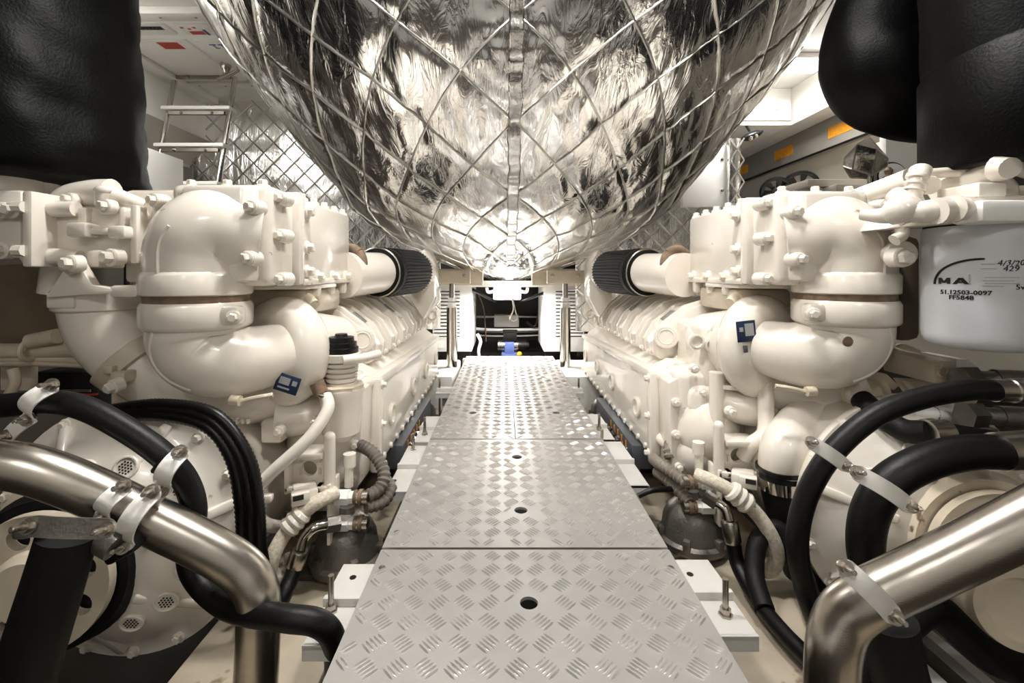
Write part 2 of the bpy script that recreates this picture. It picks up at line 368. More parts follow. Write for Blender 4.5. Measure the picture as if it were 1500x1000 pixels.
# white support brackets with threaded studs under the plate edges
def bracket(x0, x1, y0, y1, label, studs, hole):
    t = thing('support_bracket', label, 'bracket', ((x0+x1)/2, (y0+y1)/2, .2), 'white walkway brackets')
    ym = (y0+y1)*.5
    b = B().box(x0, x1, y0, ym, .352, .362, .002).box(x0, x1, ym, y1, .362, .372, .002).box(x0, x1, ym-.012, ym, .352, .378, .002); b.box(x0, x1, y0, y0+.006, .335, .362)
    b.build('flange', BRK, t)
    B().box((x0+x1)/2-.03, (x0+x1)/2+.03, ym-.01, ym+.01, .2, .352).build('leg', BRK, t)
    for x, y in studs:
        B().tube([(x, y, .22), (x, y, .43)], .0055, 10, 1).lathe((x, y, .362), Z, [(0, .013), (.004, .013), (.004, .010), (.014, .010)], 6).build('stud', STEEL, t)
    for x, y in hole: piece('hole', 'hole', (x, y, .3725), Z, .007, BLACK, t)
bracket(-.345, -.23, .78, .985, 'white angle bracket beside the nearest plate on the left', [(-.325, .86)], [(-.31, .94)])
bracket(.30, .45, .80, 1.0, 'white angle bracket beside the nearest plate on the right', [(.415, .85)], [(.39, .95)])
bracket(-.345, -.23, 1.33, 1.66, 'white angle bracket by the middle plate left of the walkway', [(-.32, 1.62)], [(-.33, 1.38)])
bracket(.30, .44, 1.37, 1.70, 'white angle bracket by the middle plate right of the walkway', [(.36, 1.66)], [])
bracket(-.34, -.23, 1.72, 2.0, 'white angle bracket by the slate rail left of the walkway', [(-.31, 1.8)], [])
bracket(.30, .43, 1.75, 2.03, 'white angle bracket by the slate rail right of the walkway', [(.39, 1.85)], [])
bracket(-.36, -.24, 2.42, 2.52, 'small far white bracket by the left engine foot', [(-.345, 2.47)], [])
bracket(.30, .43, 2.42, 2.52, 'small far white bracket by the right engine foot', [(.41, 2.47)], [])
# ================================================================ the foil wrapped hull above the walkway
HROW = [(1.05, 2.6, 1.50, .85), (1.22, 2.25, 1.40, .75), (1.45, 1.95, 1.26, .66), (1.62, 1.70, 1.09, .62), (1.85, 1.47, .95, .62), (2.10, 1.30, .86, .66), (2.40, 1.17, .68, .75),
        (2.80, 1.05, .45, .8), (3.25, .965, .21, .7), (3.55, .915, .07, .5), (3.7, .90, .015, .3)]
HS = crom([list(r) for r in HROW], 12)
def hull0(s, t):
    q = t*(len(HS)-1); i = min(int(q), len(HS)-2); k = q-i
    yc, z, bb, L = [a+(c-a)*k for a, c in zip(HS[i], HS[i+1])]
    a = s*PI*.5
    if abs(s) <= 1:
        sx = math.copysign(abs(math.sin(a))**.92, s)
        return V((.045+bb*sx, yc+L*(1-math.cos(a))**.95, z))
    e = abs(s)-1
    return V((.045+math.copysign(bb, s)*(1+.02*e), yc+L+e*3.0, z+e*.1))
def hull(s, t):
    p = hull0(s, t)
    e = .01
    n = (hull0(s+e, t)-hull0(s-e, t)).cross(hull0(s, min(t+e, 1))-hull0(s, max(t-e, 0)))
    n = n.normalized() if n.length > 1e-9 else V((0, -1, 0))
    # gathered folds running down the cloth, a puckered knot and creases along the seams
    a = noise.noise(V((p.x*9+2*noise.noise(p*3), p.y*3, p.z*3)))*.009
    a += (abs(noise.noise(V((p.x*17+p.z*5, p.y*6, p.z*6+4))))-.2)*.008
    a += (abs(noise.noise(V((p.x*30-p.z*8, p.y*9, p.z*10+9))))-.2)*.005
    kn = math.exp(-((p.x-.045)**2+(p.z-1.75)**2)/.02); a += kn*.014*noise.noise(p*26)
    ct = math.exp(-((p.x-.045)/.06)**2); a += ct*.008*noise.noise(V((p.x*20, p.y*25, p.z*25)))
    for c in (s*5.0+t*8.5, s*5.0-t*8.5):
        d = abs(c-round(c)); a += .006*math.exp(-(d/.07)**2)
    return p+n*a
NU, NV = 300, 170
b = B(); b.grid(lambda u, v: hull(-1.32+2.64*u, .07+.93*v), NU, NV)
ho = tag(b.build('foil_wrapped_hull', FOIL, fix=False, ang=180), 'large quilted silver foil covered hull hanging above the walkway', 'foil lagging')
for sgn in (1, -1):
    for k in range(-12, 18):
        pts = []
        for j in range(110):
            t = .07+.93*j/109; s = (k-sgn*t*8.5)/5.0
            if abs(s) < 1.08: 
                q = hull0(s, t); e = .01
                n = (hull0(s+e, t)-hull0(s-e, t)).cross(hull0(s, min(t+e, 1))-hull0(s, max(t-e, 0)))
                n = n.normalized() if n.length > 1e-9 else V((0, -1, 0))
                pts.append(hull(s, t)-n*(.003+.002*noise.noise(q*14)))
        if len(pts) > 4: B().tube(pts, .0042, 6, 1).build('seam', CORD, ho)
def tapef(u, v):
    t = .10+.88*v; q = hull(0, t); return q+V(((u-.5)*.05*(1+.3*noise.noise(V((0, u, v*40)))), -.012+.005*noise.noise(V((u*3, v*60, 0))), -.004))
B().grid(tapef, 6, 220).build('centre_tape', TAPE, ho, fix=False, ang=180, solid=.001)
# ================================================================ ladder, hatch and stowage at the upper left
t = thing('ladder', 'stainless boarding ladder with flat treads leaning below the ceiling hatch', 'ladder', (-1.82, 2.5, .35))
lt, rt = P(258, 105, 2.85), P(346, 105, 2.85); lb, rb = P(222, 290, 2.70), P(316, 290, 2.70)
for a, c in ((lt, lb), (rt, rb)):
    d = (c-a).normalized(); lo = a+d*((a.z-.35)/-d.z)
    B().tube([a+V((.03, .12, .0)), a+V((.012, .06, .025)), a+V((0, 0, 0)), a+d*.1, lo], .0155, 14, 6).build('rail', CHROME, t)
L0 = (lt-lb)
for k in range(8):
    a = lt-L0*(k*.292+.02); c = rt-(rt-rb)*(k*.292+.02)
    q = B().bar(a-V((.02, 0, 0)), c+V((.02, 0, 0)), .085, .022, bev=.004).build('tread', PANEL, t)
    B().bar(a+V((.02, -.02, -.028)), c+V((-.02, -.02, -.028)), .02, .02).build('cleat', STEEL, q)
    for f in (.25, .75): piece('bolt', 'bolt', a.lerp(c, f)+V((0, -.034, -.028)), (0, -1, 0), .007, STEEL, q)
t = thing('ceiling_hatch', 'white moulded ceiling hatch with red and black stickers above the ladder', 'hatch', (-1.6, 2.5, 2.22))
hb = B().box(-2.02, -1.15, 2.21, 2.91, 2.225, 2.248, .004).build('lid', WHITE, t)
for x0, x1, y0, y1 in ((-1.93, -1.66, 2.23, 2.33), (-1.62, -1.45, 2.23, 2.33), (-1.93, -1.66, 2.38, 2.80), (-1.62, -1.25, 2.38, 2.80)):
    B().box(x0, x1, y0, y1, 2.216, 2.232, .007, 3).build('raised_panel', PANEL, hb)
def sticker(x0, x1, y0, y1, m, name='sticker', lab=None):
    o = B().box(x0, x1, y0, y1, 2.2148, 2.2162).build(name, m, t)
    if lab: o['label'] = lab
sticker(-1.90, -1.69, 2.245, 2.275, BLACK, lab='narrow black label'); sticker(-1.83, -1.72, 2.40, 2.47, RED, lab='red sticker')
for k in range(9): sticker(-1.87+k*.018, -1.86+k*.018, 2.256, 2.264, WHITE, 'print')
sticker(-1.58, -1.51, 2.29, 2.32, RED, lab='small red sticker'); sticker(-1.505, -1.49, 2.275, 2.325, BINK, lab='blue mark')
for k in range(3): sticker(-1.60+k*.03, -1.585+k*.03, 2.25+.012*(k % 2), 2.262+.012*(k % 2), RED, 'print')
for x in (-1.565, -1.52):
    sticker(x, x+.035, 2.42, 2.43, BINK, 'print'); sticker(x+.014, x+.021, 2.43, 2.465, BINK, 'print'); sticker(x+.014, x+.035, 2.458, 2.465, BINK, 'print')
B().lathe((-1.62, 2.66, 2.222), (0, 0, -1), [(0, .028), (.01, .03), (.03, .024), (.05, .016), (.07, .018)], 18).tube([(-1.69, 2.70, 2.15), (-1.62, 2.66, 2.148), (-1.53, 2.62, 2.165), (-1.515, 2.61, 2.175)], [.011, .013, .010, .012], 10).build('handle', STEEL, t)
o = B().box(*[P(172, 0, 2.2).x, P(205, 0, 2.2).x], 2.2, 2.5, 1.2, 1.62, .004).build('wall_locker', WHITE); tag(o, 'white locker box behind the left engine below the fascia', 'locker')
t = thing('standing_valve', 'dark valve spindle standing in front of the white locker', 'valve', P(185, 300, 2.1))
a = P(186, 300, 2.1)
B().tube([V((a.x, a.y, 0)), a], .012, 12, 1).build('rod', BLACK, t)
B().lathe(a, Z, [(0, .02), (.05, .02), (.055, .013), (.13, .013), (.14, .022), (.16, .022), (.165, .012), (.20, .012), (.21, .005)], 16).build('spindle', BLACK, t)
B().lathe(a+V((0, 0, .09)), Z, [(0, .018), (.035, .018)], 16).build('copper_ring', RUST, t)
# ================================================================ black lagged exhausts
def jacket(name, label, path, radii, seed, cuffs, folds=.02):
    t = thing(name, label, 'exhaust lagging', path[-1], 'black leather lagged exhausts')
    q = crom([list(p)+[r] for p, r in zip(path, radii)], 10)
    b = B(); ps = [V(x[:3]) for x in q]; n = 56; k = len(ps); up = None; vs_ = []
    for i in range(k):
        tt = (ps[min(i+1, k-1)]-ps[max(i-1, 0)]).normalized()
        if up is None: up = tt.orthogonal().normalized()
        up = (up-tt*up.dot(tt)).normalized(); bi = tt.cross(up)
        for j in range(n):
            a = 2*PI*j/n; d = up*math.cos(a)+bi*math.sin(a); p0 = ps[i]
            r = q[i][3]*(1+folds*noise.noise(V((d.x*2.2+seed, d.y*2.2, p0.z*9+d.x*3)))+folds*.9*abs(noise.noise(V((d.x*3, d.y*3+seed, p0.z*14+d.y*6)))))
            vs_.append(p0+d*r)
    fs = [[i*n+j, i*n+(j+1) % n, (i+1)*n+(j+1) % n, (i+1)*n+j] for i in range(k-1) for j in range(n)]+[list(range(n)), [(k-1)*n+j for j in range(n)]]
    b.add(vs_, fs); b.build('jacket', LEATHER, t)
    for c, ax, r, h in cuffs:
        B().lathe(c, ax, [(-h, r*.99), (-h*.9, r*1.025), (h*.9, r*1.03), (h, r*1.0), (h*1.02, r*.97)], 48).build('seam_cuff', LEATHER, t)
c = P(-18, 0, 1.25)
jacket('lagged_exhaust', 'fat black leather lagged exhaust at the upper left corner', [V((c.x, 1.25, 2.3)), V((c.x, 1.25, 1.9)), V((c.x, 1.25, 1.6)), V((c.x, 1.25, 1.35)), V((c.x, 1.25, 1.255)), V((c.x, 1.25, 1.235))], [.325, .325, .335, .35, .35, .30], 1, [], .05)
c = V((1.204, .95, 0))
jacket('lagged_exhaust', 'large near black leather lagged exhaust at the upper right corner', [V((c.x, c.y, 2.3)), V((c.x, c.y, 1.9)), V((c.x, c.y, 1.6)), V((c.x, c.y, 1.36)), V((c.x, c.y, 1.235)), V((c.x, c.y, 1.225))], [.25, .25, .25, .243, .243, .22], 5, [(V((c.x, c.y, 1.345)), Z, .246, .115)], .02)
jacket('lagged_exhaust', 'black lagged exhaust elbow curving behind the near one', [V((1.22, 1.28, 2.3)), V((1.22, 1.33, 2.0)), P(1292, 50, 1.42), P(1300, 105, 1.42), P(1345, 130, 1.42), P(1410, 135, 1.42), P(1500, 135, 1.42)], [.13, .14, .155, .165, .16, .155, .15], 9, [], .03)
# ================================================================ back of the room: posts, generator boxes, recess
def post(px, label):
    t = thing('pillar', label, 'pillar', P(px, 533, 3.07), 'polished pillars under the header beams'); o = P(px, 0, 3.07); o.z = .37
    B().lathe(o, Z, [(0, .036), (.40, .036)], 28).build('column', CHROME, t)
    B().lathe(o+V((0, 0, .40)), Z, [(0, .032), (.03, .032), (.03, .022)], 6).lathe(o+V((0, 0, .44)), Z, [(0, .030), (.025, .030)], 6).build('nut', WHITE, t)
    B().lathe(o+V((0, 0, .46)), Z, [(0, .018), (.12, .018)], 18).build('threaded_rod', STEEL, t)
    h = B().box(o.x-.125, o.x+.125, 3.045, 3.09, .93, 1.018, .005).build('head_plate', STEEL if 0 else CREAM2, t)
    for s in (-.09, .085): piece('bolt', 'bolt', (o.x+s, 3.043, .985), (0, -1, 0), .009, STEEL, h)
post(662, 'polished pillar in front of the left generator box'); post(828, 'polished pillar in front of the right generator box')
def genset(x0, x1, inner, label):
    t = thing('generator_box', label, 'generator', ((x0+x1)/2, 3.6, .385), 'white generator boxes flanking the recess'); y = 3.42
    bo = B().box(x0, x1, y, 3.95, .41, .95, .006); bo.build('casing', WHITE, t)
    lx0, lx1 = (x0+.01, x1-.09) if inner > 0 else (x0+.09, x1-.01)
    for k in range(14):
        z = .86-k*.026
        lo = B().box(lx0, lx1, y-.002, y+.004, z, z+.011).build('louvre_slot', DARK, t)
        B().obox(((lx0+lx1)/2, y-.006, z+.013), (lx1-lx0, .012, .006), Matrix.Rotation(-.5, 3, 'X')).build('slat', WHITE, t)
    B().box(lx0+.02, lx0+.07, y-.002, y, .44, .49).build('label_plate', mat('beige_plate', 'e4ddcf', .5), t)
    for xx in (x0+.03, x1-.03): B().box(xx-.015, xx+.015, y+.02, y+.06, .37, .41).build('foot', BLACK, t)
genset(-.53, -.235, 1, 'white louvred generator box left of the dark recess'); genset(.305, .61, -1, 'white louvred generator box right of the dark recess')
o = B().box(P(724, 0, 4.1).x, P(760, 0, 4.1).x, 4.05, 4.2, P(0, 478, 4.1).z, P(0, 461, 4.1).z, .006).build('junction_box', GBOX); tag(o, 'plain grey junction box in the dark recess', 'box')
for k, (py, r, m, lab, cat) in enumerate(((464, .018, STEEL, 'steel pipe crossing the recess behind the grey box', 'pipe'), (481, .014, WHITE, 'white pipe crossing the recess under the grey box', 'pipe'), (485, .016, BLACK, 'black cable bundle sagging under the white pipe', 'cable'), (490, .007, GBOX, 'thin pale cable sagging below the black bundle', 'cable'))):
    y = 4.3 if k == 0 else 4.05; a = P(690, py, y); c = P(800, py, y); mid = (a+c)/2-V((0, 0, .012*(k > 0)))
    q_ = B()
    if k == 0:
        a.x -= .3; c.x += .3
        for f in (.1, .9): q_.box(a.lerp(c, f).x-.02, a.lerp(c, f).x+.02, 4.3, 4.425, a.z-.015, a.z+.015)
    tag(q_.tube([a, a.lerp(mid, .5)-V((0, 0, .006*(k > 0))), mid, mid.lerp(c, .5)-V((0, 0, .004*(k > 0))), c], r, 12).build('cross_pipe' if cat == 'pipe' else 'cable_bundle', m), lab, cat)
t = thing('bilge_pump', 'small electric pump with blue base at the end of the walkway', 'pump', P(745, 520, 3.75))
a = P(748, 506, 3.75)
B().tube([a-V((.105, 0, 0)), a-V((.02, 0, 0))], .042, 24, 1).build('pump_head', STEEL, t); B().tube([a-V((.02, 0, 0)), a+V((.06, 0, 0))], .040, 24, 1).build('motor', CHROME, t)
B().tube([a+V((.06, 0, 0)), a+V((.12, 0, 0)), a+V((.15, 0, 0))], [.045, .045, .03], 24, 1).build('end_cap', BLACK, t)
B().box(a.x-.075, a.x+.05, a.y-.06, a.y+.06, a.z-.14, a.z-.05, .005).box(a.x-.05, a.x+.03, a.y-.062, a.y+.05, a.z-.06, a.z+.035, .008).build('base', BLUEP, t)
B().box(a.x-.06, a.x+.05, a.y-.03, a.y+.06, a.z+.04, a.z+.12, .006).box(a.x-.065, a.x+.055, a.y-.04, a.y+.06, a.z+.115, a.z+.125).build('controller', BLACK, t)
B().ball((a.x+.07, a.y-.06, a.z-.06), .022).build('orange_plug', ORANGE, t)
B().box(a.x-.12, a.x+.16, a.y-.06, a.y+.1, 0, a.z-.139).build('pedestal', DARK, t)
c = P(752, 440, 3.30)
tag(B().tube([P(750, 436, 3.32), P(752, 452, 3.32), P(747, 466, 3.32), P(752, 470, 3.32), P(757, 466, 3.32), P(754, 452, 3.32), P(751, 436, 3.32)], .0045, 8).build('pull_loop', CHROME), 'polished wire loop hanging below the header lamp', 'wire loop')
t = thing('bulkhead_lamp', 'white bulkhead lamp under the tip of the foil hull', 'lamp', P(742, 442, 3.40))
B().box(-.075, .135, 3.40, 3.5, .80, .90, .012).build('housing', WHITE, t)
for s in (-1, 1): B().tube([(.03+s*.08, 3.40, .87), (.03+s*.14, 3.38, .86), (.03+s*.15, 3.36, .89)], .012, 10).build('arm', WHITE, t)
B().box(-.03, .11, 3.24, 3.36, .860, .885, .005).build('diffuser', CLEAR, t)
for k, (pa, lab) in enumerate((([(685, 420), (715, 436), (727, 441)], 'black cable running to the lamp from the left'), ([(815, 422), (775, 437), (761, 441)], 'black cable running to the lamp from the right'))):
    tag(B().tube([P(x, y, 3.46) for x, y in pa], .012, 10).build('lamp_cable', BLACK), lab, 'cable')
for k, (pa, m, lab) in enumerate(((((698, 425), (708, 450), (711, 480), (712, 500)), RUST, 'thin orange wire hanging at the left of the recess'), (((790, 430), (789, 460), (783, 478), (772, 472)), BLACK, 'black cable looping at the right of the recess'), (((699, 489), (704, 500), (701, 515), (704, 540), (704, 592)), WHITE, 'white hoses bent down beside the left generator'))):
    tag(B().tube([P(x, y, 4.0 if k < 2 else 3.55) for x, y in pa], (.005, .011, .012)[k], 10).build('cable', m), lab, 'cable')
# ================================================================ ceiling lamps, several of them unseen and added for light
lab = ['added fill lamp behind the viewer on the left', 'added fill lamp behind the viewer on the right', 'added fill lamp over the walkway in front of the hull, left', 'added fill lamp over the walkway in front of the hull, right', 'added fill lamp behind the left lagged exhaust', 'lit ceiling lamp beside the foil hull at the upper right', 'far left ceiling lamp behind the foil wall', 'far right ceiling lamp behind the foil wall']
for (x, y, e), lb_ in zip(LAMPS, lab):
    t = thing('ceiling_lamp', lb_, 'lamp', (x, y, 2.19), 'ceiling lamps')
    B().box(x-.18, x+.18, y-.09, y+.09, 2.215, 2.25, .012).build('housing', WHITE, t); B().box(x-.16, x+.16, y-.07, y+.07, 2.195, 2.217, .008).build('diffuser', CLEAR, t)
for sx in (-1, 1):  # housings made up to carry the added passage lights
    t = thing('passage_fill_lamp', 'small added fill lamp on the %s foil wall beside the hull' % ('left' if sx < 0 else 'right'), 'lamp', (sx*.80+.04, 3.05, 1.38), 'added passage fill lamps')
    B().box(sx*.80-.07, sx*.80+.15, 3.02, 3.12, 1.405, 1.45, .008).box(sx*.80+.0, sx*.80+.08, 3.1, 3.27, 1.41, 1.44, .004).build('housing', WHITE, t)
# ================================================================ right wall fittings
for k, (y, dz) in enumerate(((2.72, 0), (3.3, 0), (3.9, 0))):
    o = B().box(2.098, 2.1, y, y+(.22 if k < 2 else .14), 1.865, 1.935).build('warning_label', ORANGE)
    tag(o, ('nearest orange warning label on the grey strip', 'middle orange warning label on the grey strip', 'far small orange warning label on the grey strip')[k], 'label', 'orange labels on the right strip')
for k, (px, py, yy, r) in enumerate(((1137, 280, 3.0, .085), (1172, 275, 2.95, .10))):
    c = P(px, py, yy); ax = V((-.35, -.8, -.45)).normalized()
    t = thing('fan', ('smaller round black fan on the right shelf', 'larger round black fan beside the grey shelf box')[k], 'fan', c-V((0, 0, r)), 'round black fans')
    B().torus(c, ax, r, .014, 32, 8).build('ring', BLACK, t); B().lathe(c-ax*.02, ax, [(0, r*.35), (.035, r*.35), (.04, r*.3)], 20).build('hub', BLACK, t)
    u = ax.orthogonal().normalized(); w2 = ax.cross(u)
    for j in range(7):
        a = 2*PI*j/7; d = u*math.cos(a)+w2*math.sin(a); e = u*math.cos(a+.5)+w2*math.sin(a+.5)
        B().prism([c+d*r*.3, c+d*r*.97, c+e*r*.97+ax*.015, c+e*r*.3+ax*.015], ax*.003).build('blade', BLACK, t)
a0 = P(1105, 288, 2.9); 
o = B().box(1.72, 2.3, 2.35, 3.3, 1.42, 1.46, .004).build('wall_shelf', GREYP); tag(o, 'pale shelf on the right wall carrying the fans', 'shelf')
o = B().box(1.62, 1.98, 2.42, 2.62, 1.46, 1.50, .004).box(1.66, 1.98, 2.44, 2.6, 1.38, 1.46).build('equipment_box', GREYP); tag(o, 'grey flat box on the right shelf in front of the fans', 'box')
c = P(1268, 232, 1.95)
t = thing('foil_hood', 'folded silver foil hood capping a polished post', 'foil hood', c-V((0, 0, .1)))
top = c+V((.0, -.02, .085)); ring = [c+V((.085*math.cos(a)+.0, .06*math.sin(a), -.055+.03*math.cos(a*2+.6))) for a in [2*PI*i/7 for i in range(7)]]
mid = [c+V((.082*math.cos(a)+.0, .06*math.sin(a), .02+.03*math.sin(a*2))) for a in [2*PI*i/7+.2 for i in range(7)]]
bb = B().add([top]+mid+ring, [[0, 1+i, 1+(i+1) % 7] for i in range(7)]+[[1+i, 8+i, 8+(i+1) % 7, 1+(i+1) % 7] for i in range(7)])
q = bb.build('hood', TAPE, t, ang=10, solid=.004)
for i in range(7): B().tube([mid[i], ring[i]], .0035, 6, 1).tube([ring[i], ring[(i+1) % 7]], .0035, 6, 1).tube([top, mid[i]], .003, 6, 1).build('seam', CORD, q)
pb = P(1277, 240, 1.96)
tag(B().tube([(pb.x, 1.96, pb.z+.03), (pb.x, 1.96, 1.30)], .017, 20, 1).build('polished_post', CHROME), 'slim polished post under the foil hood', 'post')
c = P(1303, 258, 2.17); t = thing('round_gauge', 'round gauge with brass fitting behind the polished post', 'gauge', c-V((0, 0, .06)))
B().lathe(c, (-.2, -1, 0), [(-.02, .062), (.01, .066), (.02, .06)], 30).build('rim', BLACK, t); B().lathe(c+V((-.004, -.02, 0)), (-.2, -1, 0), [(0, .056), (.002, .056)], 30).build('face', WHITE, t)
B().lathe(c+V((-.03, -.03, -.03)), Z, [(0, .02), (.02, .024), (.03, .012), (.05, .018), (.065, .008)], 16).build('fitting', RUST, t)
o = B().box(1.85, 2.1, 2.2, 2.24, 1.30, 1.75, .004).build('wall_board', PANEL); tag(o, 'pale upright board behind the gauge on the right', 'board')
t = thing('black_bracket_lamp', 'small black spot fitting beside the foil hull', 'spot lamp', P(1100, 205, 3.02))
a = P(1087, 204, 3.02); c2 = P(1117, 192, 3.02)
B().tube([a, a.lerp(c2, .3), a.lerp(c2, .7), c2], [.012, .028, .026, .008], 12).tube([a.lerp(c2, .5), V((a.lerp(c2, .5).x, 3.1, 2.005))], .008, 8, 1).build('body', BLACK, t)
for f in (.35, .6): piece('bolt', 'knob', a.lerp(c2, f)+V((0, -.02, -.02)), (0, -1, -.6), .012, STEEL, t)
o = B().box(P(1000, 0, 2.95).x, P(1066, 0, 2.95).x, 2.95, 2.99, P(0, 303, 2.95).z, P(0, 212, 2.95).z, .003).build('white_board', WHITE); tag(o, 'bright white board between the foil hull and the right engine', 'board')
for z in (-.1, .1): piece('bolt', 'bolt', P(1058, 256, 2.949)+V((0, 0, z)), (0, -1, 0), .008, STEEL, o)
a = P(1076, 0, 2.93)
def colf(u, v):
    th = 2*PI*u; return V((a.x+.045*math.cos(th)*(1+.1*noise.noise(V((th, v*9, 0)))), 2.95+.05*math.sin(th), 1.0+v*.86))
q = B().grid(colf, 24, 30).build('foil_pipe', FOILP, fix=False); tag(q, 'narrow foil wrapped pipe at the edge of the white board', 'lagged pipe')
for k in range(6):
    for s in (-1, 1): B().bar((a.x-.045*s, 2.898, 1.02+k*.14), (a.x+.045*s, 2.898, 1.16+k*.14), .008, .004, up=V((0, -1, 0))).build('seam', CORD, q)
# ================================================================ the two engines
def MIR(dx, dy=.085): return lambda p: V((-p.x+dx, p.y+dy, p.z))
def corr(b, pts, r, n=12, amp=.12):                              # corrugated conduit
    q = crom([list(p) for p in pts], 14); qq = []
    L = sum((V(q[i+1])-V(q[i])).length for i in range(len(q)-1)); m = max(int(L/(r*.4)), 6); acc = 0; i = 0; seg = L/m; pos = [V(q[0])]; d = 0
    cur = V(q[0]); i = 1
    while i < len(q):
        s = (V(q[i])-cur).length
        if d+s >= seg: cur = cur.lerp(V(q[i]), (seg-d)/s); pos.append(cur.copy()); d = 0
        else: d += s; cur = V(q[i]); i += 1
    return b.tube(pos, [r*(1+amp*(1 if k % 2 else -1)) for k in range(len(pos))], n, 1)
def vent_cap(c, ax, r, parent, m=None):
    k = piece('cap', 'vent_cap', c, ax, r, m or CREAM, parent)
    T = TF[0]; a = V(ax).normalized(); u = a.orthogonal().normalized(); w2 = a.cross(u); b = B()
    for i in range(-2, 3):
        for j in range(-2, 3):
            x = (i+.5*(j % 2))*r*.25; y = j*r*.22
            if x*x+y*y < (r*.6)**2: b.lathe(V(c)+a*r*.10+u*x+w2*y, a, [(0, r*.085), (r*.06, r*.085)], 6)
    b.build('vent_holes', INK, k) if False else b.build('vent_holes', INK, parent)
def engine(side):
    left = side < 0
    def grp(dx): TF[0] = None if left else MIR(dx)
    grp(.13)
    E = thing('marine_engine', 'cream twelve cylinder marine engine on the left of the walkway' if left else 'cream twelve cylinder marine engine on the right of the walkway', 'engine', (-.75, 1.6, .2), 'pair of cream marine engines')
    # ---- crankcase, side plate, rocker covers
    grp(.105)
    B().prism([(-.415, 1.45, .385), (-.415, 1.45, .655), (-.475, 1.45, .70), (-1.0, 1.45, .70), (-1.0, 1.45, .24), (-.52, 1.45, .24)], (-.01, 1.33, -.03), .006).build('crankcase', CREAM, E)
    sp = B().prism([(-.418, 1.44, .38), (-.418, 1.44, .668), (-.418, 2.78, .615), (-.418, 2.78, .375)], (.018, 0, 0), .004)
    sp.prism([(-.43, 1.44, .645), (-.43, 1.44, .672), (-.43, 2.78, .619), (-.43, 2.78, .592)], (.04, 0, 0), .004)
    sp.box(-.42, -.386, 1.43, 1.475, .37, .668, .008)
    sp = sp.build('side_plate', CREAM, E)
    for k, y in enumerate((1.62, 2.015, 2.34, 2.68)): piece('port', 'porthole', (-.400, y, .50), X, .040, CREAM, sp)
    for k in range(15):
        y = 1.50+k*.09; z = .668-.0395*(y-1.44)
        piece('boss', 'bolt_boss', (-.398, y, z-.014), X, .011, CREAM, sp); piece('boss', 'bolt_boss', (-.398, y+.02, .393), X, .010, CREAM, sp)
    for z in (.645, .52, .395): bolt((-.385, 1.452, z), X, .011, sp)
    for k in range(6):
        y = 1.545+k*.207; pr = [(-.445, .70), (-.44, .745), (-.475, .81), (-.56, .875), (-.66, .905), (-.76, .88), (-.76, .69), (-.46, .69)]
        c = B().prism([(x, y, z) for x, z in pr], (0, .150, 0), .007)
        c.prism([(x-.055, y-.02, z-.06) for x, z in pr], (0, .205, 0), .008)
        c.prism([(x+.010, y+.004, z+.010) for x, z in pr], (0, .026, 0), .004).prism([(x+.006, y+.112, z+.006) for x, z in pr], (0, .022, 0), .003)
        c = c.build('rocker_cover', CREAM, E, ang=28)
        for f in (.3, .8): bolt((-.438, y+.172*f, .712), (1, 0, .3), .010, c)
        if k in (0, 2, 4):
            m = Matrix(((.79, 0, .61), (0, 1, 0), (-.61, 0, .79)))
            B().obox((-.512, y+.07, .8435), (.055, .055, .0025), m).build('sticker', STICK, c)['label'] = 'grey data sticker'
    piece('port', 'cap_ring', (-.475, 1.535, .775), (.35, -1, .1), .042, CREAM, E); piece('cap', 'inspection_cap', (-.473, 1.528, .775), (.35, -1, .1), .03, CREAM, E)
    r = B().bar((-.64, 1.45, .925), (-.63, 2.7, .93), .05, .012)
    r.build('wiring_rail', CREAM2, E)
    for k in range(11): B().bar((-.625, 1.52+k*.11, .935), (-.625, 1.57+k*.11, .935), .03, .014).build('rail_clip', IRON if k % 2 else STEEL, E)
    # ---- front casing
    fc = B().box(-.66, -.43, 1.32, 1.45, .36, .70, .03, 3)
    fc.ball((-.535, 1.37, .51), .105, .12, .13, 24, 16).ball((-.50, 1.36, .44), .07, .09, .08)
    fc.tube([(-.445, 1.36, .655), (-.425, 1.44, .655)], .022, 14, 1).tube([(-.455, 1.34, .43), (-.42, 1.44, .45)], .02, 14, 1)
    fc.prism([(-.46, 1.33, .36), (-.42, 1.33, .38), (-.41, 1.33, .66), (-.45, 1.33, .68)], (0, .11, 0), .006)
    fc.box(-.78, -.64, 1.25, 1.45, .40, .62, .03, 3)
    fc = fc.build('front_casing', CREAM, E)
    bolt((-.447, 1.352, .655), (-.3, -1, 0), .015, fc); bolt((-.458, 1.332, .43), (-.3, -1, 0), .015, fc)
    for x, z in ((-.43, .60), (-.43, .50), (-.44, .40), (-.60, .39)): bolt((x, 1.322, z), (0, -1, 0), .011, fc)
    if left:
        o = P(500, 575, 1.28)
        B().lathe(o-V((0, 0, .13)), Z, [(0, .03), (.02, .05), (.07, .056), (.12, .058), (.135, .062), (.145, .062)], 30).build('filler_bowl', CREAM, E)
        B().lathe(o+V((0, 0, .012)), Z, [(0, .062), (.012, .064), (.014, .05)], 8).build('filler_flange', CREAM2, E)
        nk = [(.02, .040)]
        for k in range(5): nk += [(.022+k*.014, .041+k*.0016), (.031+k*.014, .042+k*.0016), (.031+k*.014, .036+k*.001), (.036+k*.014, .036+k*.001)]
        nk += [(.092, .046), (.092, .052), (.112, .053), (.114, .045)]
        B().lathe(o, Z, nk, 30).build('filler_neck', CREAM, E)
        B().lathe(o+V((0, 0, .112)), Z, [(0, .046), (.016, .047), (.018, .042), (.03, .042), (.032, .035), (.045, .034), (.047, .018), (.054, .016)], 30).build('oil_cap', BLACK, E)
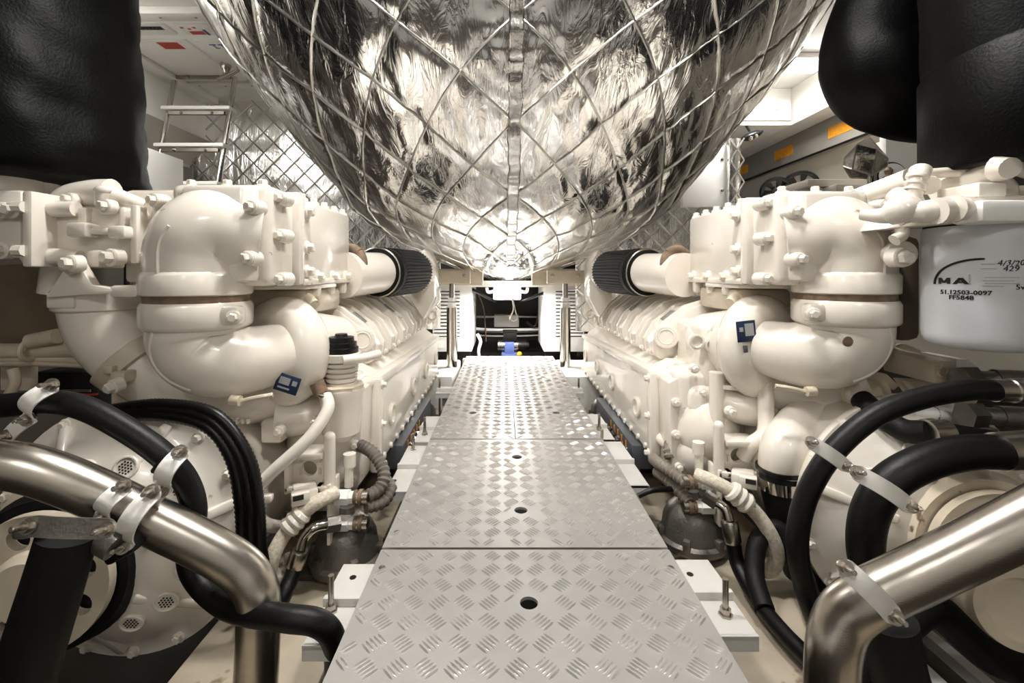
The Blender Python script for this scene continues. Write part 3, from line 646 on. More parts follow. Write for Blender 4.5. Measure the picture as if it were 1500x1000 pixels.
        B().tube([o+V((.02, -.045, .1)), o+V((.06, -.02, .10)), o+V((.09, .05, .10))], .013, 10).build('breather_stub', CREAM, E)
    else:                                                        # pump housing on the front of the right engine
        TF[0] = None
        b = B()
        a, c = P(1010, 470, 1.50), P(1070, 575, 1.46); b.box(a.x, c.x, 1.40, 1.62, c.z, a.z, .02, 3)
        a, c = P(1000, 560, 1.44), P(1065, 640, 1.44); b.box(a.x, c.x, 1.38, 1.5, c.z, a.z, .03, 3)
        b.tube([P(1050, 545, 1.36), P(1050, 640, 1.36)], .022, 16, 1).tube([P(1075, 560, 1.4), P(1072, 585, 1.4), P(1060, 600, 1.4)], .035, 16)
        b.lathe(P(1068, 562, 1.38), Z, [(-.006, .055), (.006, .055)], 24)
        b = b.build('water_pump', CREAM, E)
        for px, py in ((1052, 482), (1043, 505), (1020, 500)): piece('port', 'plug', P(px, py, 1.398), (0, -1, 0), .024, CREAM, b)
        for px, py in ((1018, 540), (1030, 575), (1068, 628)): bolt(P(px, py, 1.385), (0, -1, 0), .011, b)
        grp(.105)
    # ---- charge air cooler
    grp(.15)
    ac = B().box(-.93, -.545, 1.215, 1.62, .975, 1.205, .012).box(-.94, -.535, 1.20, 1.235, .968, 1.215, .008)
    ac.prism([(-.70, 1.40, .985), (-.70, 1.66, .985), (-.535, 1.66, .985), (-.535, 1.22, .985)], (0, 0, -.018), .004)
    ac = ac.build('charge_air_cooler', CREAM, E)
    cv = B().box(-.80, -.56, 1.09, 1.195, .968, 1.215, .02, 3).box(-.95, -.79, 1.14, 1.195, .975, 1.21, .012).prism([(-.60, 1.055, .98), (-.545, 1.19, .975), (-.545, 1.19, 1.21), (-.60, 1.055, 1.205)], (-.15, 0, 0), .012)
    cv = cv.build('cooler_cover', CREAM, E)
    for px, py, yy in ((368, 303, 1.05), (410, 345, 1.125), (362, 378, 1.04), (411, 409, 1.128), (226, 293, 1.11), (214, 376, 1.11), (410, 290, 1.128)): 
        p = P(px, py, yy); B().tube([p+V((.004, .035, 0)), p], .018, 14, 1).build('boss', CREAM, cv); bolt(p, (-.25, -1, 0), .0135, cv)
    for y, z in ((1.26, 1.17), (1.26, 1.07), (1.26, 1.005), (1.33, .99), (1.45, .99), (1.57, .99)): bolt((-.541, y, z), X, .015, ac)
    for k in range(5): bolt((-.565, 1.28+k*.08, 1.207), Z, .013, ac)
    for k in range(3): bolt((-.78+k*.09, 1.14, 1.217), Z, .013, cv)
    for k in range(3): B().box(-.57, -.54, 1.33+k*.11, 1.36+k*.11, .93, .985, .008).build('lug', CREAM, ac)
    B().prism([(-.70, 1.20, .955), (-.545, 1.26, .955), (-.53, 1.45, .955), (-.66, 1.5, .955)], (0, 0, .012), .003).build('mount_bracket', CREAM, E)
    ep = B().box(-.72, -.55, 1.28, 1.55, .88, .955, .02).tube([(-.56, 1.30, .93), (-.53, 1.28, .91)], .016, 12, 1).build('bracket_casting', CREAM2, E)
    # ---- upper elbow, coupling, lower elbow, turbocharger
    ep_ = [P(291, 408, 1.1), P(291, 374, 1.1), P(299, 351, 1.1), P(322, 339, 1.11), P(354, 345, 1.13), P(384, 349, 1.15)]; er_ = [.110, .110, .109, .107, .107, .107]
    el = B().tube(ep_, er_, 36, 8).build('upper_elbow', CREAM, E, ang=60)
    rib = [P(291, 402, .975), P(290, 370, .978), P(291, 330, .99), P(293, 300, 1.02), P(296, 284, 1.06)]
    ridge(ep_, er_, (-.15, -1, .1), .005, .04, .42).build('casting_ridge', CREAM, el)
    o = P(291, 400, 1.1); o2 = P(291, 478, 1.1)
    B().lathe(V((o.x, 1.1, .948)), Z, [(0, .112), (.003, .116), (.045, .117), (.052, .112), (.06, .105)], 40).build('upper_flange', CREAM, E)
    B().lathe(V((o.x, 1.1, .932)), Z, [(0, .109), (.018, .109)], 40).build('coupling_gasket', RUST, E)
    lf = B().lathe(V((o.x, 1.1, .868)), Z, [(0, .104), (.006, .114), (.012, .117), (.055, .117), (.064, .112)], 40)
    lf.box(o.x+.09, o.x+.135, 1.03, 1.07, .88, .925, .01)
    lf = lf.build('lower_flange', CREAM, E); bolt((o.x+.125, 1.03, .90), (.3, -1, 0), .013, lf)
    lp_ = [P(291, 470, 1.1), P(291, 494, 1.1), P(301, 514, 1.1), P(328, 526, 1.11), P(368, 525, 1.15), P(410, 516, 1.21)]; lr_ = [.105, .104, .099, .092, .083, .076]
    l2 = B().tube(lp_, lr_, 36, 8).build('lower_elbow', CREAM, E, ang=60)
    ridge(lp_, lr_, (-.4, -1, -.75), .0045, .03, .55).build('casting_ridge', CREAM, l2)
    ta = V((-.42, -.9, .05)).normalized(); tc_ = P(414, 514, 1.27)
    tv = B().torus(tc_, ta, .098, .056, 44, 20).lathe(tc_-ta*.06, ta, [(0, .10), (.05, .105), (.09, .10), (.105, .085), (.115, .082), (.117, .074), (.10, .07)], 36).lathe(tc_-ta*.2, ta, [(0, .09), (.12, .11), (.17, .13)], 30).build('turbo_housing', CREAM, E)
    np_ = P(425, 563, 1.15) if left else P(-VX*0+1474-1097, 484, 1.15)
    if left:
        mt = Matrix.Rotation(.35, 3, 'Y') @ Matrix.Rotation(.1, 3, 'Z')
        q = B().obox(P(421, 562, 1.145), (.058, .004, .045), mt, .001).build('nameplate', BLUE, E)
        for dx, dz, sx, sz in ((-.008, .006, .026, .018), (.017, .006, .012, .012), (-.006, -.012, .03, .004)): B().obox(P(421, 562, 1.145)+mt @ V((dx, -.0025, dz)), (sx, .001, sz), mt).build('print', PRINT, q)
    else:
        TF[0] = None; mt = Matrix.Rotation(-.1, 3, 'Y'); c0 = P(1093, 485, 1.255)
        q = B().obox(c0, (.052, .004, .058), mt, .001).build('nameplate', BLUE, E)
        for dx, dz, sx, sz in ((.008, .004, .024, .034), (-.014, .006, .01, .012)): B().obox(c0+mt @ V((dx, -.0025, dz)), (sx, .001, sz), mt).build('print', PRINT, q)
        B().obox(P(1092, 511, 1.25), (.012, .004, .02), mt, .001).build('small_tag', RAIL, E)
        B().lathe(P(1241, 500, 1.055), (0, -1, 0), [(0, .012), (.003, .012)], 16).build('plug', RUST, E)
        grp(.15)
    B().torus(P(403, 515, 1.225), ta, .083, .006, 40, 8).build('hose_clamp', CREAM2, E)
    B().tube([P(345, 590, 1.07), P(372, 583, 1.06), P(400, 578, 1.07)], .0055, 8).tube([P(338, 586, 1.06), P(352, 587, 1.06)], .012, 12, 1).build('clamp_screw', CREAM2, E)
    tail = [(150, 445, 1.15, .088), (163, 488, 1.15, .086), (200, 532, 1.16, .078), (262, 572, 1.18, .070), (340, 588, 1.22, .062), (415, 575, 1.28, .06), (458, 535, 1.32, .056), (466, 480, 1.35, .05)]
    if not left: tail = tail[3:]
    B().tube([P(*q[:3]) for q in tail], [q[3] for q in tail], 30, 8).build('exhaust_scroll', CREAM, E, ang=60)
    # embossed casting marks along the scroll
    b = B()
    for k in range(9): b.obox(P(300+k*8, 615+k*.4-.03*k*k, 1.16), (.008, .01, .014), None, .002)
    b.build('cast_marks', CREAM, E)
    # oil drain and elbow under the turbo
    B().tube([P(470, 600, 1.3), P(440, 610, 1.27), P(405, 612, 1.25)], [.05, .05, .055], 20).box(P(395, 0, 1.25).x, P(425, 0, 1.25).x, 1.2, 1.3, P(0, 640, 1.25).z, P(0, 608, 1.25).z, .008).build('drain_casting', CREAM, E)
    bolt(P(408, 632, 1.19), (0, -1, 0), .012, E); bolt(P(462, 618, 1.2), (0, -1, 0), .012, E)
    # ---- charge pipe with ribbed rubber sleeve and far elbow
    grp(.105)
    B().tube([P(500, 403, 1.60), P(556, 399, 1.88)], .082, 32, 1).build('charge_pipe', CREAM, E)
    B().torus(P(512, 385, 1.645), (.25, 1, 0), .055, .016, 30, 10).build('pipe_gasket', RUST, E)
    a, c = P(551, 399, 1.87), P(606, 398, 2.26); d = c-a; k = 30
    sl = B().tube([a-d*.02, a+d*.10, a+d*.12, a+d*.2], [.093, .100, .104, .104], 40, 1)
    n = 176; pr = []
    dn = d.normalized(); u = dn.orthogonal().normalized(); w2 = dn.cross(u); vs_ = []
    for h in (.2, .55, .95, 1.0):
        for j in range(n):
            an = 2*PI*j/n; rr = (.104 if h < .99 else .09)+(.0024 if (j//2) % 2 else -.0024); vs_.append(a+d*h+(u*math.cos(an)+w2*math.sin(an))*rr)
    sl.add(vs_, [[i*n+j, i*n+(j+1) % n, (i+1)*n+(j+1) % n, (i+1)*n+j] for i in range(3) for j in range(n)]+[list(range(n)), [3*n+j for j in range(n)]])
    sl.build('rubber_sleeve', RUBBER, E, ang=20)
    B().torus(a+d*.02, d, .1, .005, 40, 8).build('sleeve_clamp', STEEL, E)
    fe = B().prism([P(608, 372, 2.32), P(622, 362, 2.32), P(634, 385, 2.32), P(636, 440, 2.32), P(620, 470, 2.32), P(600, 440, 2.32)], (0, .2, 0), .02).tube([c-d*.05, c+V((.0, .12, -.01)), c+V((.02, .2, -.08))], [.098, .095, .08], 28)
    fe = fe.build('far_elbow', CREAM, E); B().torus(P(633, 462, 2.45), (.3, -1, 0), .022, .005, 20, 8).build('lifting_eye', CREAM2, E)
    # ---- bell housing with perforated vent caps, gearbox hub
    grp(.15)
    bc = P(190, 770, 1.05); HB = [(.0, .135), (.12, .125), (.16, .11), (.20, .08), (.235, .045), (.262, .02), (.285, 0)]
    pf = [(-.30, .25), (-.02, .265), (0, .285), (.018, .285), (.022, .262)]+[(h, r) for r, h in HB[::-1][2:]]
    b = B().lathe(bc, (0, -1, 0), pf, 64)
    def hb(r):
        for i in range(len(HB)-1):
            if HB[i][0] <= r <= HB[i+1][0]: return HB[i][1]+(HB[i+1][1]-HB[i][1])*(r-HB[i][0])/(HB[i+1][0]-HB[i][0])
        return 0
    for k in range(7):
        an = k*2*PI/7+.25; d = V((math.cos(an), 0, math.sin(an)))
        b.bar(bc+d*.13+V((0, -.118, 0)), bc+d*.265+V((0, -.025, 0)), .022, .02, up=V((0, -1, 0)), bev=.006)
    bh = b.build('bell_housing', CREAM, E, ang=45)
    for k in range(16):
        an = k*2*PI/16+.1; bolt(bc+V((math.cos(an)*.272, -.02, math.sin(an)*.272)), (0, -1, 0), .011, bh)
    for px, py in ((185, 685), (122, 690), (252, 728), (272, 832), (244, 880), (193, 911), (262, 770)):
        yy = 1.0
        for _ in range(6): p = P(px, py, yy); r = math.hypot(p.x-bc.x, p.z-bc.z); yy = 1.05-hb(r)
        p = P(px, py, yy); d = V((p.x-bc.x, 0, p.z-bc.z)).normalized(); vent_cap(p, V((d.x*.45, -1, d.z*.45)), R(17, yy), bh)
    hc = P(52, 855, .87); ha = V((.12, -1, .02)).normalized()
    B().lathe(hc-ha*.12, ha, [(0, .155), (.07, .16), (.09, .15), (.10, .15)], 48).build('rubber_coupling', RUBBER if left else CREAM2, E)
    B().lathe(hc-ha*.15, ha, [(-.05, .19), (.03, .19), (.04, .175), (.05, .16)], 48).build('seal_carrier', CREAM2, E)
    u = Z.cross(ha).normalized(); w2 = ha.cross(u).normalized()
    cir = lambda r, n: [(r*math.cos(2*PI*i/n), r*math.sin(2*PI*i/n)) for i in range(n)]
    hk = B().holed(cir(.132, 48), [(.092*math.cos(2*PI*i/8+.3), .092*math.sin(2*PI*i/8+.3), .021) for i in range(8)], hc-ha*.015, u, w2, .02)
    hk.lathe(hc-ha*.03, ha, [(-.02, .118), (-.01, .118)], 40).lathe(hc, ha, [(-.01, .07), (.02, .066), (.03, .055), (.032, .01)], 40)
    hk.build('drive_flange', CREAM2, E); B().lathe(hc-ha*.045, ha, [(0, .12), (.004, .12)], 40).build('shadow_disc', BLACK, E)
    # ---- sensor bracket, connectors and fittings at the corner of the engine
    yb = 1.2
    def rect(x0, y0, x1, y1): a, c = P(x0, y1, yb), P(x1, y0, yb); return [(a.x, a.z), (c.x, a.z), (c.x, c.z), (a.x, c.z)]
    hp = P(456, 683, yb)
    br = B().holed(rect(430, 664, 476, 704), [(hp.x, hp.z, R(11, yb))], (0, yb, 0), X, Z, .012)
    a, c = P(426, 714, yb), P(480, 656, yb)
    br.box(a.x, c.x, 1.16, 1.23, c.z-.016, c.z, .004).box(a.x, c.x, 1.16, 1.23, P(0, 712, yb).z, P(0, 703, yb).z, .004).box(a.x, a.x+.012, 1.16, 1.23, a.z, c.z, .004)
    br.tube([P(483, 640, 1.18), P(483, 712, 1.18)], .0145, 16, 1).ball(P(483, 640, 1.18), .0145)
    br.tube([P(512, 664, 1.24), P(512, 682, 1.24), P(511, 683, 1.24), P(511, 712, 1.24)], [.017, .017, .012, .012], 14, 1)
    br = br.build('sensor_bracket', CREAM, E)
    for px, py in ((441, 672), (441, 690), (468, 672), (468, 690)): B().obox(P(px, py, yb-.016), (.006, .004, .018), None, .001).build('cast_marks', CREAM2, br)
    cn = B().obox(P(447, 722, 1.15), (.055, .06, .035), Matrix.Rotation(.5, 3, 'Z'), .004).obox(P(440, 728, 1.12), (.042, .03, .03), Matrix.Rotation(.5, 3, 'Z'), .003).build('plug_connector', CREAM, E)
    B().obox(P(437, 729, 1.104), (.024, .004, .012), Matrix.Rotation(.5, 3, 'Z')).build('socket', DARK, cn)
    zp = B().box(P(487, 0, 1.2).x, P(492, 0, 1.2).x, 1.16, 1.23, P(0, 786, 1.2).z, P(0, 700, 1.2).z, .002).box(P(470, 0, 1.2).x, P(492, 0, 1.2).x, 1.16, 1.23, P(0, 712, 1.2).z, P(0, 703, 1.2).z, .002).build('fitting_plate', CREAM, E)
    for py in (728, 766):
        s0 = P(492, py, 1.19); B().tube([s0, s0+V((.035, 0, 0)), s0+V((.036, 0, 0)), s0+V((.05, 0, 0))], [.020, .020, .016, .016], 6, 1).build('hex_fitting', WHITE, zp)
        B().tube([s0+V((.048, 0, 0)), s0+V((.056, 0, 0))], .018, 16, 1).tube([s0+V((.061, 0, 0)), s0+V((.07, 0, 0))], .02, 16, 1).build('copper_washer', RUST, zp)
        B().tube([s0+V((.054, 0, 0)), s0+V((.084, 0, 0))], .0165, 14, 1).build('cable_gland', STEEL, zp)
    TF[0] = None
    return E
EL = engine(-1); ER = engine(1)
# ================================================================ left engine extras (same casting, only on this side)
def lb(x0, y0, x1, y1, Y0, Y1, bev=.01, b=None):
    a, c = P(x0, y1, Y0), P(x1, y0, Y0); return (b or B()).box(a.x, c.x, Y0, Y1, a.z, c.z, bev)
m1 = lb(47, 300, 200, 385, 1.10, 1.3, .02)
m1.tube([P(44, 306, 1.09), P(112, 306, 1.09)], [.022, .018], 16, 1).tube([P(44, 374, 1.09), P(118, 378, 1.09)], [.024, .018], 16, 1)
lb(94, 325, 124, 347, 1.06, 1.12, .008, m1); lb(155, 330, 182, 349, 1.06, 1.12, .008, m1); lb(120, 333, 158, 343, 1.075, 1.12, .006, m1); lb(112, 303, 126, 330, 1.085, 1.12, .006, m1); lb(172, 303, 182, 332, 1.085, 1.12, .006, m1); lb(190, 300, 200, 386, 1.085, 1.12, .004, m1)
lb(125, 366, 145, 392, 1.07, 1.12, .008, m1)
m1.tube([P(90, 300, 1.14), P(105, 289, 1.14), P(140, 283, 1.14), P(165, 282, 1.14)], [.03, .032, .034, .034], 18).tube([P(158, 283, 1.11), P(158, 302, 1.11)], .026, 16, 1).tube([P(165, 285, 1.1), P(212, 302, 1.13)], [.02, .016], 14, 1).tube([P(150, 305, 1.1), P(212, 312, 1.13)], [.016, .02], 14, 1)
m1.ball(P(158, 281, 1.11), .028, .028, .018)
m1 = m1.build('manifold_casting', CREAM, EL)
for px, py, yy, r in ((155, 302, 1.07, .014), (163, 377, 1.06, .017), (104, 386, 1.02, .016), (102, 292, 1.1, .013)): bolt(P(px, py, yy), (-.2, -1, 0), r, m1)
lb(31, 279, 46, 391, 1.04, 1.3, .006).build('square_flange', CREAM, EL)
f2 = lb(-40, 278, 30, 378, 1.07, 1.3, .008); f2.tube([P(8, 262, 1.15), P(8, 300, 1.15)], .075, 24, 1).lathe(P(55, 290, 1.2), Z, [(0, .05), (.006, .05), (.006, .045), (.045, .045)], 30); f2.build('manifold_end', CREAM, EL)
for py in (303, 367): B().tube([P(22, py, 1.04), P(36, py, 1.04)], .013, 8, 1).build('bolt', CREAM, EL)
for px, py in ((2, 308), (18, 308), (2, 367)): bolt(P(px, py, 1.06), (0, -1, 0), .016, EL)
tb = B().prism([P(66, 436, 1.04), P(100, 384, 1.04), P(106, 380, 1.04), P(114, 384, 1.04), P(134, 417, 1.04), P(166, 423, 1.04), P(166, 430, 1.04), P(120, 432, 1.04)], (0, .025, 0), .003).build('corner_bracket', CREAM, EL)
bolt(P(104, 389, 1.03), (0, -1, 0), .016, tb)
pf = B().lathe(P(150, 455, 1.15), Z, [(0, .088), (.006, .096), (.05, .097), (.058, .09)], 36); lb(66, 428, 108, 452, 1.05, 1.12, .006, pf); lb(158, 418, 200, 436, 1.04, 1.12, .008, pf)
pf.tube([P(90, 385, 1.2), P(84, 430, 1.2)], .04, 18, 1).build('pipe_flange', CREAM, EL)
a = P(196, 528, 1.16); d = (P(262, 572, 1.18)-P(163, 488, 1.15)).normalized()
vc = B().lathe(a-d*.022, d, [(0, .084), (.004, .091), (.04, .089), (.044, .082)], 40).build('band_clamp', CREAM2, EL)
lb(160, 545, 182, 562, 1.06, 1.12, .006).build('clamp_lug', CREAM2, EL); bolt(P(166, 566, 1.05), (-.3, -1, -.2), .014, EL)
lb(148, 536, 164, 548, 1.06, 1.1, .004).build('clamp_nut', CREAM2, EL)
B().tube([P(25, 395, 1.4), P(30, 440, 1.4), P(28, 500, 1.4)], [.16, .155, .14], 28).build('dark_duct', DUCT, EL)
for pts, r in (([(-30, 514), (40, 514), (130, 512), (170, 520)], .021), ([(-30, 527), (50, 525), (150, 530)], .012), ([(-30, 533), (60, 531), (160, 536)], .010)):
    B().tube([P(x, y, 1.22) for x, y in pts], r, 14).build('coolant_pipe', CREAM2, EL)
B().tube([P(44, 500, 1.2), P(85, 492, 1.2)], .02, 14, 1).torus(P(43, 513, 1.2), X, .024, .007, 20, 8).build('pipe_clip', CREAM2, EL)
B().tube([P(18, 540, 1.2), P(22, 560, 1.2), P(12, 580, 1.2)], .012, 12).build('drain_hose', CREAM2, EL)
lb(0, 532, 46, 572, 1.28, 1.30, .003).build('cover_plate', CREAM2, EL)
a, c = P(168, 618, 1.22), P(246, 560, 1.22)
hl = [(P(x, 0, 1.22).x, P(0, y, 1.22).z, r) for x, y, r in ((190, 580, .013), (210, 582, .016), (230, 590, .012), (192, 602, .009), (176, 570, .004), (176, 610, .004), (238, 572, .004))]
B().holed([(a.x, a.z), (P(205, 0, 1.22).x, a.z), (c.x, P(0, 600, 1.22).z), (c.x, P(0, 578, 1.22).z), (P(225, 0, 1.22).x, c.z), (a.x, c.z)], hl, (0, 1.22, 0), X, Z, .01).build('cable_tray', CREAM2, EL)
o = lb(48, 545, 140, 605, 1.36, 1.5, .006).build('control_box', BLACK); tag(o, 'black control box with orange lights behind the left hose', 'control box')
lb(90, 570, 132, 574, 1.352, 1.362, 0).build('chrome_edge', STEEL, o); lb(90, 577, 140, 579, 1.352, 1.362, 0).build('red_line', RED, o)
for px, py in ((113, 584), (104, 615)): lb(px-6, py-2, px+6, py+2, 1.35, 1.362, 0).build('orange_light', ORANGE, o)
# ================================================================ hoses, conduits and small pipes near the left engine
def hose(pts, r, m, name, label, cat='hose', n=20, group=None, yy=None):
    return tag(B().tube([P(*p) for p in pts], r, n, 8).build(name, m), label, cat, group)
o = hose([(478, 580, 1.2), (480, 600, 1.17), (452, 642, 1.13), (396, 694, 1.1), (374, 722, 1.1), (374, 748, 1.1), (390, 768, 1.12), (420, 772, 1.2)], .0155, CREAM, 'oil_pipe', 'bent cream oil pipe running down from the left turbo', 'pipe')
B().torus(P(374, 733, 1.1), Z, .018, .007, 20, 8).obox(P(390, 729, 1.09), (.03, .02, .018), None, .004).build('clip', CREAM, o); B().torus(P(474, 577, 1.2), V((.3, 0, 1)), .017, .005, 18, 8).build('hose_clip', STEEL, o)
B().lathe(P(470, 575, 1.2), (-.4, 0, 1), [(0, .019), (.03, .019)], 14).build('rusty_end', RUST, o)
def braided(pts, beads, label):
    o = hose(pts, .0175, mat('braided_cream_sleeve', 'ddd2bf', .7, 0, .25, 120, None, .8, 260), 'braided_hose', label)
    b = B(); d = (P(*beads[-1])-P(*beads[0])).normalized()
    for q in beads: b.torus(P(*q), d, .016, .011, 18, 8)
    b.build('sleeve_rings', CREAM, o); return o
braided([(492, 722, 1.17), (465, 735, 1.13), (440, 755, 1.12), (415, 785, 1.1), (400, 815, 1.08), (397, 838, 1.08), (410, 845, 1.1), (425, 828, 1.14), (428, 810, 1.16)], [(441, 753, 1.12), (433, 762, 1.115), (425, 771, 1.11)], 'cream braided hose curling down beside the left mount')
def elbow_hose(pe, ph, label, r=.018):
    t = thing('hydraulic_hose', label, 'hose', P(*ph[-1]))
    B().tube([P(*q) for q in pe], .0125, 16, 8).build('steel_elbow', CHROME, t)
    e, f = P(*pe[-1]), P(*ph[0]); B().tube([e, e.lerp(f, .1), e.lerp(f, .9), f], [.018, .021, .021, .019], 18, 1).build('crimp_ferrule', STEEL, t)
    B().tube([P(*q) for q in ph], r, 18, 8).build('rubber_hose', HOSE, t)
    d = (P(*pe[0])-P(*pe[1])).normalized(); B().tube([P(*pe[0])-d*.01, P(*pe[0])+d*.022], .02, 6, 1).build('swivel_nut', IRON, t)
elbow_hose([(484, 768, 1.14), (462, 772, 1.12), (446, 788, 1.11), (440, 805, 1.1)], [(432, 830, 1.1), (425, 850, 1.08), (412, 880, 1.05), (400, 900, 1.06), (385, 935, 1.1)], 'black hydraulic hose with chrome elbow by the left engine mount')
for pts, lab in (([(522, 650, 1.34), (545, 662, 1.3), (562, 690, 1.26), (556, 715, 1.23), (535, 728, 1.2)], 'upper grey corrugated conduit by the left mount'), ([(560, 700, 1.3), (572, 715, 1.27), (560, 735, 1.23), (536, 742, 1.2)], 'lower grey corrugated conduit by the left mount')):
    tag(corr(B(), [P(*q) for q in pts], .0165).build('corrugated_conduit', mat('grey_conduit', '6d665d', .5)), lab, 'conduit', 'corrugated conduits')
for k, (dx, lab) in enumerate(((0, 'inner glossy black conduit arching over the left bell housing'), (13, 'middle glossy black conduit arching over the left bell housing'), (26, 'outer glossy black conduit arching over the left bell housing'))):
    tag(corr(B(), [P(150, 612-dx*.4, 1.02), P(225+dx*.3, 607-dx*.6, 1.0), P(300+dx*.6, 622-dx*.6, .98), P(338+dx, 668, .97), P(352+dx, 730, .97), P(357+dx, 800, .98), P(362+dx, 850, 1.0), P(352+dx, 930, 1.05)], .0135-.001*k, 12, .07).build('black_conduit', BLACK), lab, 'conduit', 'black conduits on the left')
# ================================================================ stainless pipes, big hoses and clamps in the foreground, left
t = tag(B().tube([P(-120, 672, .70), P(-30, 677, .715), P(50, 688, .73), P(140, 722, .75), P(230, 765, .77), P(310, 805, .79), P(352, 832, .80), P(374, 862, .80), P(379, 900, .80), P(377, 960, .80), P(372, 1068, .80), P(372, 1230, .80)], .036, 36, 8).build('stainless_pipe', STEEL), 'brushed stainless pipe bending down to the floor at the left', 'pipe', 'stainless pipes')
def clamp(a, b, up, wid, name, label, bow, studs=(0, 1), r=.011, th=.004, group='hose and pipe clamps', m=None):   # bowed strap from a to b, with studs
    a, b, up = V(a), V(b), V(up).normalized(); t = thing(name, label, 'clamp', a.lerp(b, .5), group); d = (b-a); w2 = d.normalized().cross(up).normalized()
    n = 22; pts = []
    for i in range(n+1):
        s = i/n; e = max(0, min(1, (s-.18)/.14, (.82-s)/.14)); e = e*e*(3-2*e); arch = math.sin(PI*max(0, min(1, (s-.15)/.7)))**.7 if .15 < s < .85 else 0
        pts.append(a+d*s+up*bow*arch)
    vs_ = []; prof = []
    for i, p in enumerate(pts):
        e = min(i, n-i); ww = wid*(.55 if e == 0 else .85 if e == 1 else 1)/2
        for q, h in ((-ww, -th), (ww, -th), (ww, 0), (-ww, 0)): vs_.append(p+w2*q+up*h)
    fs = [[i*4+j, i*4+(j+1) % 4, (i+1)*4+(j+1) % 4, (i+1)*4+j] for i in range(n) for j in range(4)]+[[0, 1, 2, 3], [n*4+j for j in range(4)]]
    B().add(vs_, fs).build('strap', m or STRAP, t)
    for s in studs: piece('stud', 'bolt', a.lerp(b, .06 if s == 0 else .94)+up*.001, up, r, STEEL, t)
    return t
cup = V((.15, -1, .25))
clamp(P(184, 708, .70), P(146, 762, .69), cup, .026, 'pipe_clamp', 'upper white strap clamp on the left stainless pipe', .022)
clamp(P(226, 714, .71), P(176, 806, .69), cup, .028, 'pipe_clamp', 'lower wide white strap clamp on the left stainless pipe', .024, (0, 1))
B().obox(P(180, 800, .725), (.05, .03, .03), Matrix.Rotation(-.5, 3, 'Y'), .006).build('clamp_pad', RUBBER, bpy.data.objects['pipe_clamp.001'])
hose([(-80, 594, .80), (0, 594, .80), (70, 588, .80), (125, 598, .80), (190, 632, .80), (240, 668, .80), (272, 705, .81), (285, 750, .83), (276, 800, .85), (282, 838, .85), (310, 872, .83), (350, 894, .79), (420, 905, .765), (465, 912, .77), (488, 935, .79), (492, 985, .82), (480, 1050, .86)], .0205, HOSE, 'black_hose', 'long black rubber hose snaking across the left foreground', 'hose', 22)
clamp(P(78, 560, .77), P(38, 618, .77), V((.1, -1, .2)), .026, 'hose_clamp', 'white saddle clamp on the black hose at the far left', .026)
clamp(P(45, 610, .78), P(8, 640, .775), V((.1, -1, .2)), .024, 'hose_clamp', 'small white clamp lug below the far left saddle clamp', .004)
clamp(P(266, 657, .76), P(236, 722, .755), V((.2, -1, .2)), .028, 'hose_clamp', 'white saddle clamp where the black hose dips down', .026)
B().torus(P(243, 674, .80), (P(270, 703, .81)-P(190, 632, .80)), .0215, .0045, 24, 8).build('rubber_collar', RUBBER, bpy.data.objects['hose_clamp.002'])
clamp(P(242, 712, .76), P(218, 738, .755), V((.2, -1, .2)), .024, 'hose_clamp', 'short white clamp lug joining the hose to the steel pipe', .002)
o = tag(B().tube([P(100, 782, .66), P(80, 850, .655), P(55, 930, .65), P(30, 1010, .65), P(0, 1150, .65)], [.036, .037, .038, .039, .039], 30, 6).build('black_downpipe', RUBBER), 'thick black rubber downpipe at the lower left corner', 'pipe')
q = clamp(P(35, 770, .61), P(165, 775, .63), V((0, -1, .35)), .026, 'pipe_clamp', 'grey clamp plate on top of the black downpipe', .004, m=IRON)
B().tube([P(48, 766, .64), P(48, 778, .64)], .02, 20, 1).tube([P(125, 775, .68), P(170, 800, .68)], .02, 16, 1).build('clamp_body', IRON, q)
# ================================================================ engine mounts
def mount(x, y, lab, r=.092, big=True):
    t = thing('engine_mount', lab, 'engine mount', (x, y, .2), 'cast iron engine mounts'); o = V((x, y, .2))
    k = r/.092
    B().lathe(o+V((0, 0, .018)), Z, [(0, .094*k), (.006*k, .098*k), (.02*k, .098*k), (.026*k, .086*k), (.075*k, .078*k), (.10*k, .066*k), (.125*k, .038*k), (.13*k, .022*k), (.15*k, .02*k)], 40).build('dome', IRON, t)
    b = B().box(x-.15*k, x+.11*k, y-.06*k, y+.06*k, .2, .219, .006); b.build('base_plate', IRON, t)
    for s in (-.125, .09): piece('bolt', 'bolt', (x+s*k, y-.035*k, .219), Z, .012*k, RUST if s < 0 else STEEL, t)
    for i in range(6):
        a = i*PI/3; B().obox(o+V((math.cos(a)*.088*k, math.sin(a)*.088*k, .05*k)), (.02*k, .02*k, .03*k), Matrix.Rotation(a, 3, 'Z'), .003).build('lug', IRON, t)
mount(-.425, 1.24, 'dark iron engine mount under the near corner of the left engine'); mount(.55, 1.33, 'dark iron engine mount under the near corner of the right engine')
mount(-.42, 2.42, 'dark iron engine mount at the far end of the left engine', .07); mount(.545, 2.5, 'dark iron engine mount at the far end of the right engine', .07)
for sx, x0, lab in ((-1, -.41, 'slate grey support rail under the left engine side plate'), (1, .515, 'slate grey support rail under the right engine side plate')):
    t = thing('support_rail', lab, 'rail', (x0, 1.9, .2), 'slate support rails'); xa, xb = (x0-.03, x0+.045) if sx < 0 else (x0-.045, x0+.03)
    B().box(xa, xb, 1.66, 2.3, .285, .372, .004).build('beam', RAIL, t); B().box(x0-.012, x0+.012, 1.75, 2.2, .2, .29).build('web', RAIL, t)
    for k in range(5):
        e = xb if sx < 0 else xa; q = piece('bolt', 'bolt', (e, 1.74+k*.06, .325), (-sx, 0, 0), .012, STEEL, t)
        B().box(e-.003, e+.003, 1.735+k*.06, 1.745+k*.06, .34, .362).build('orange_mark', ORANGE, t)
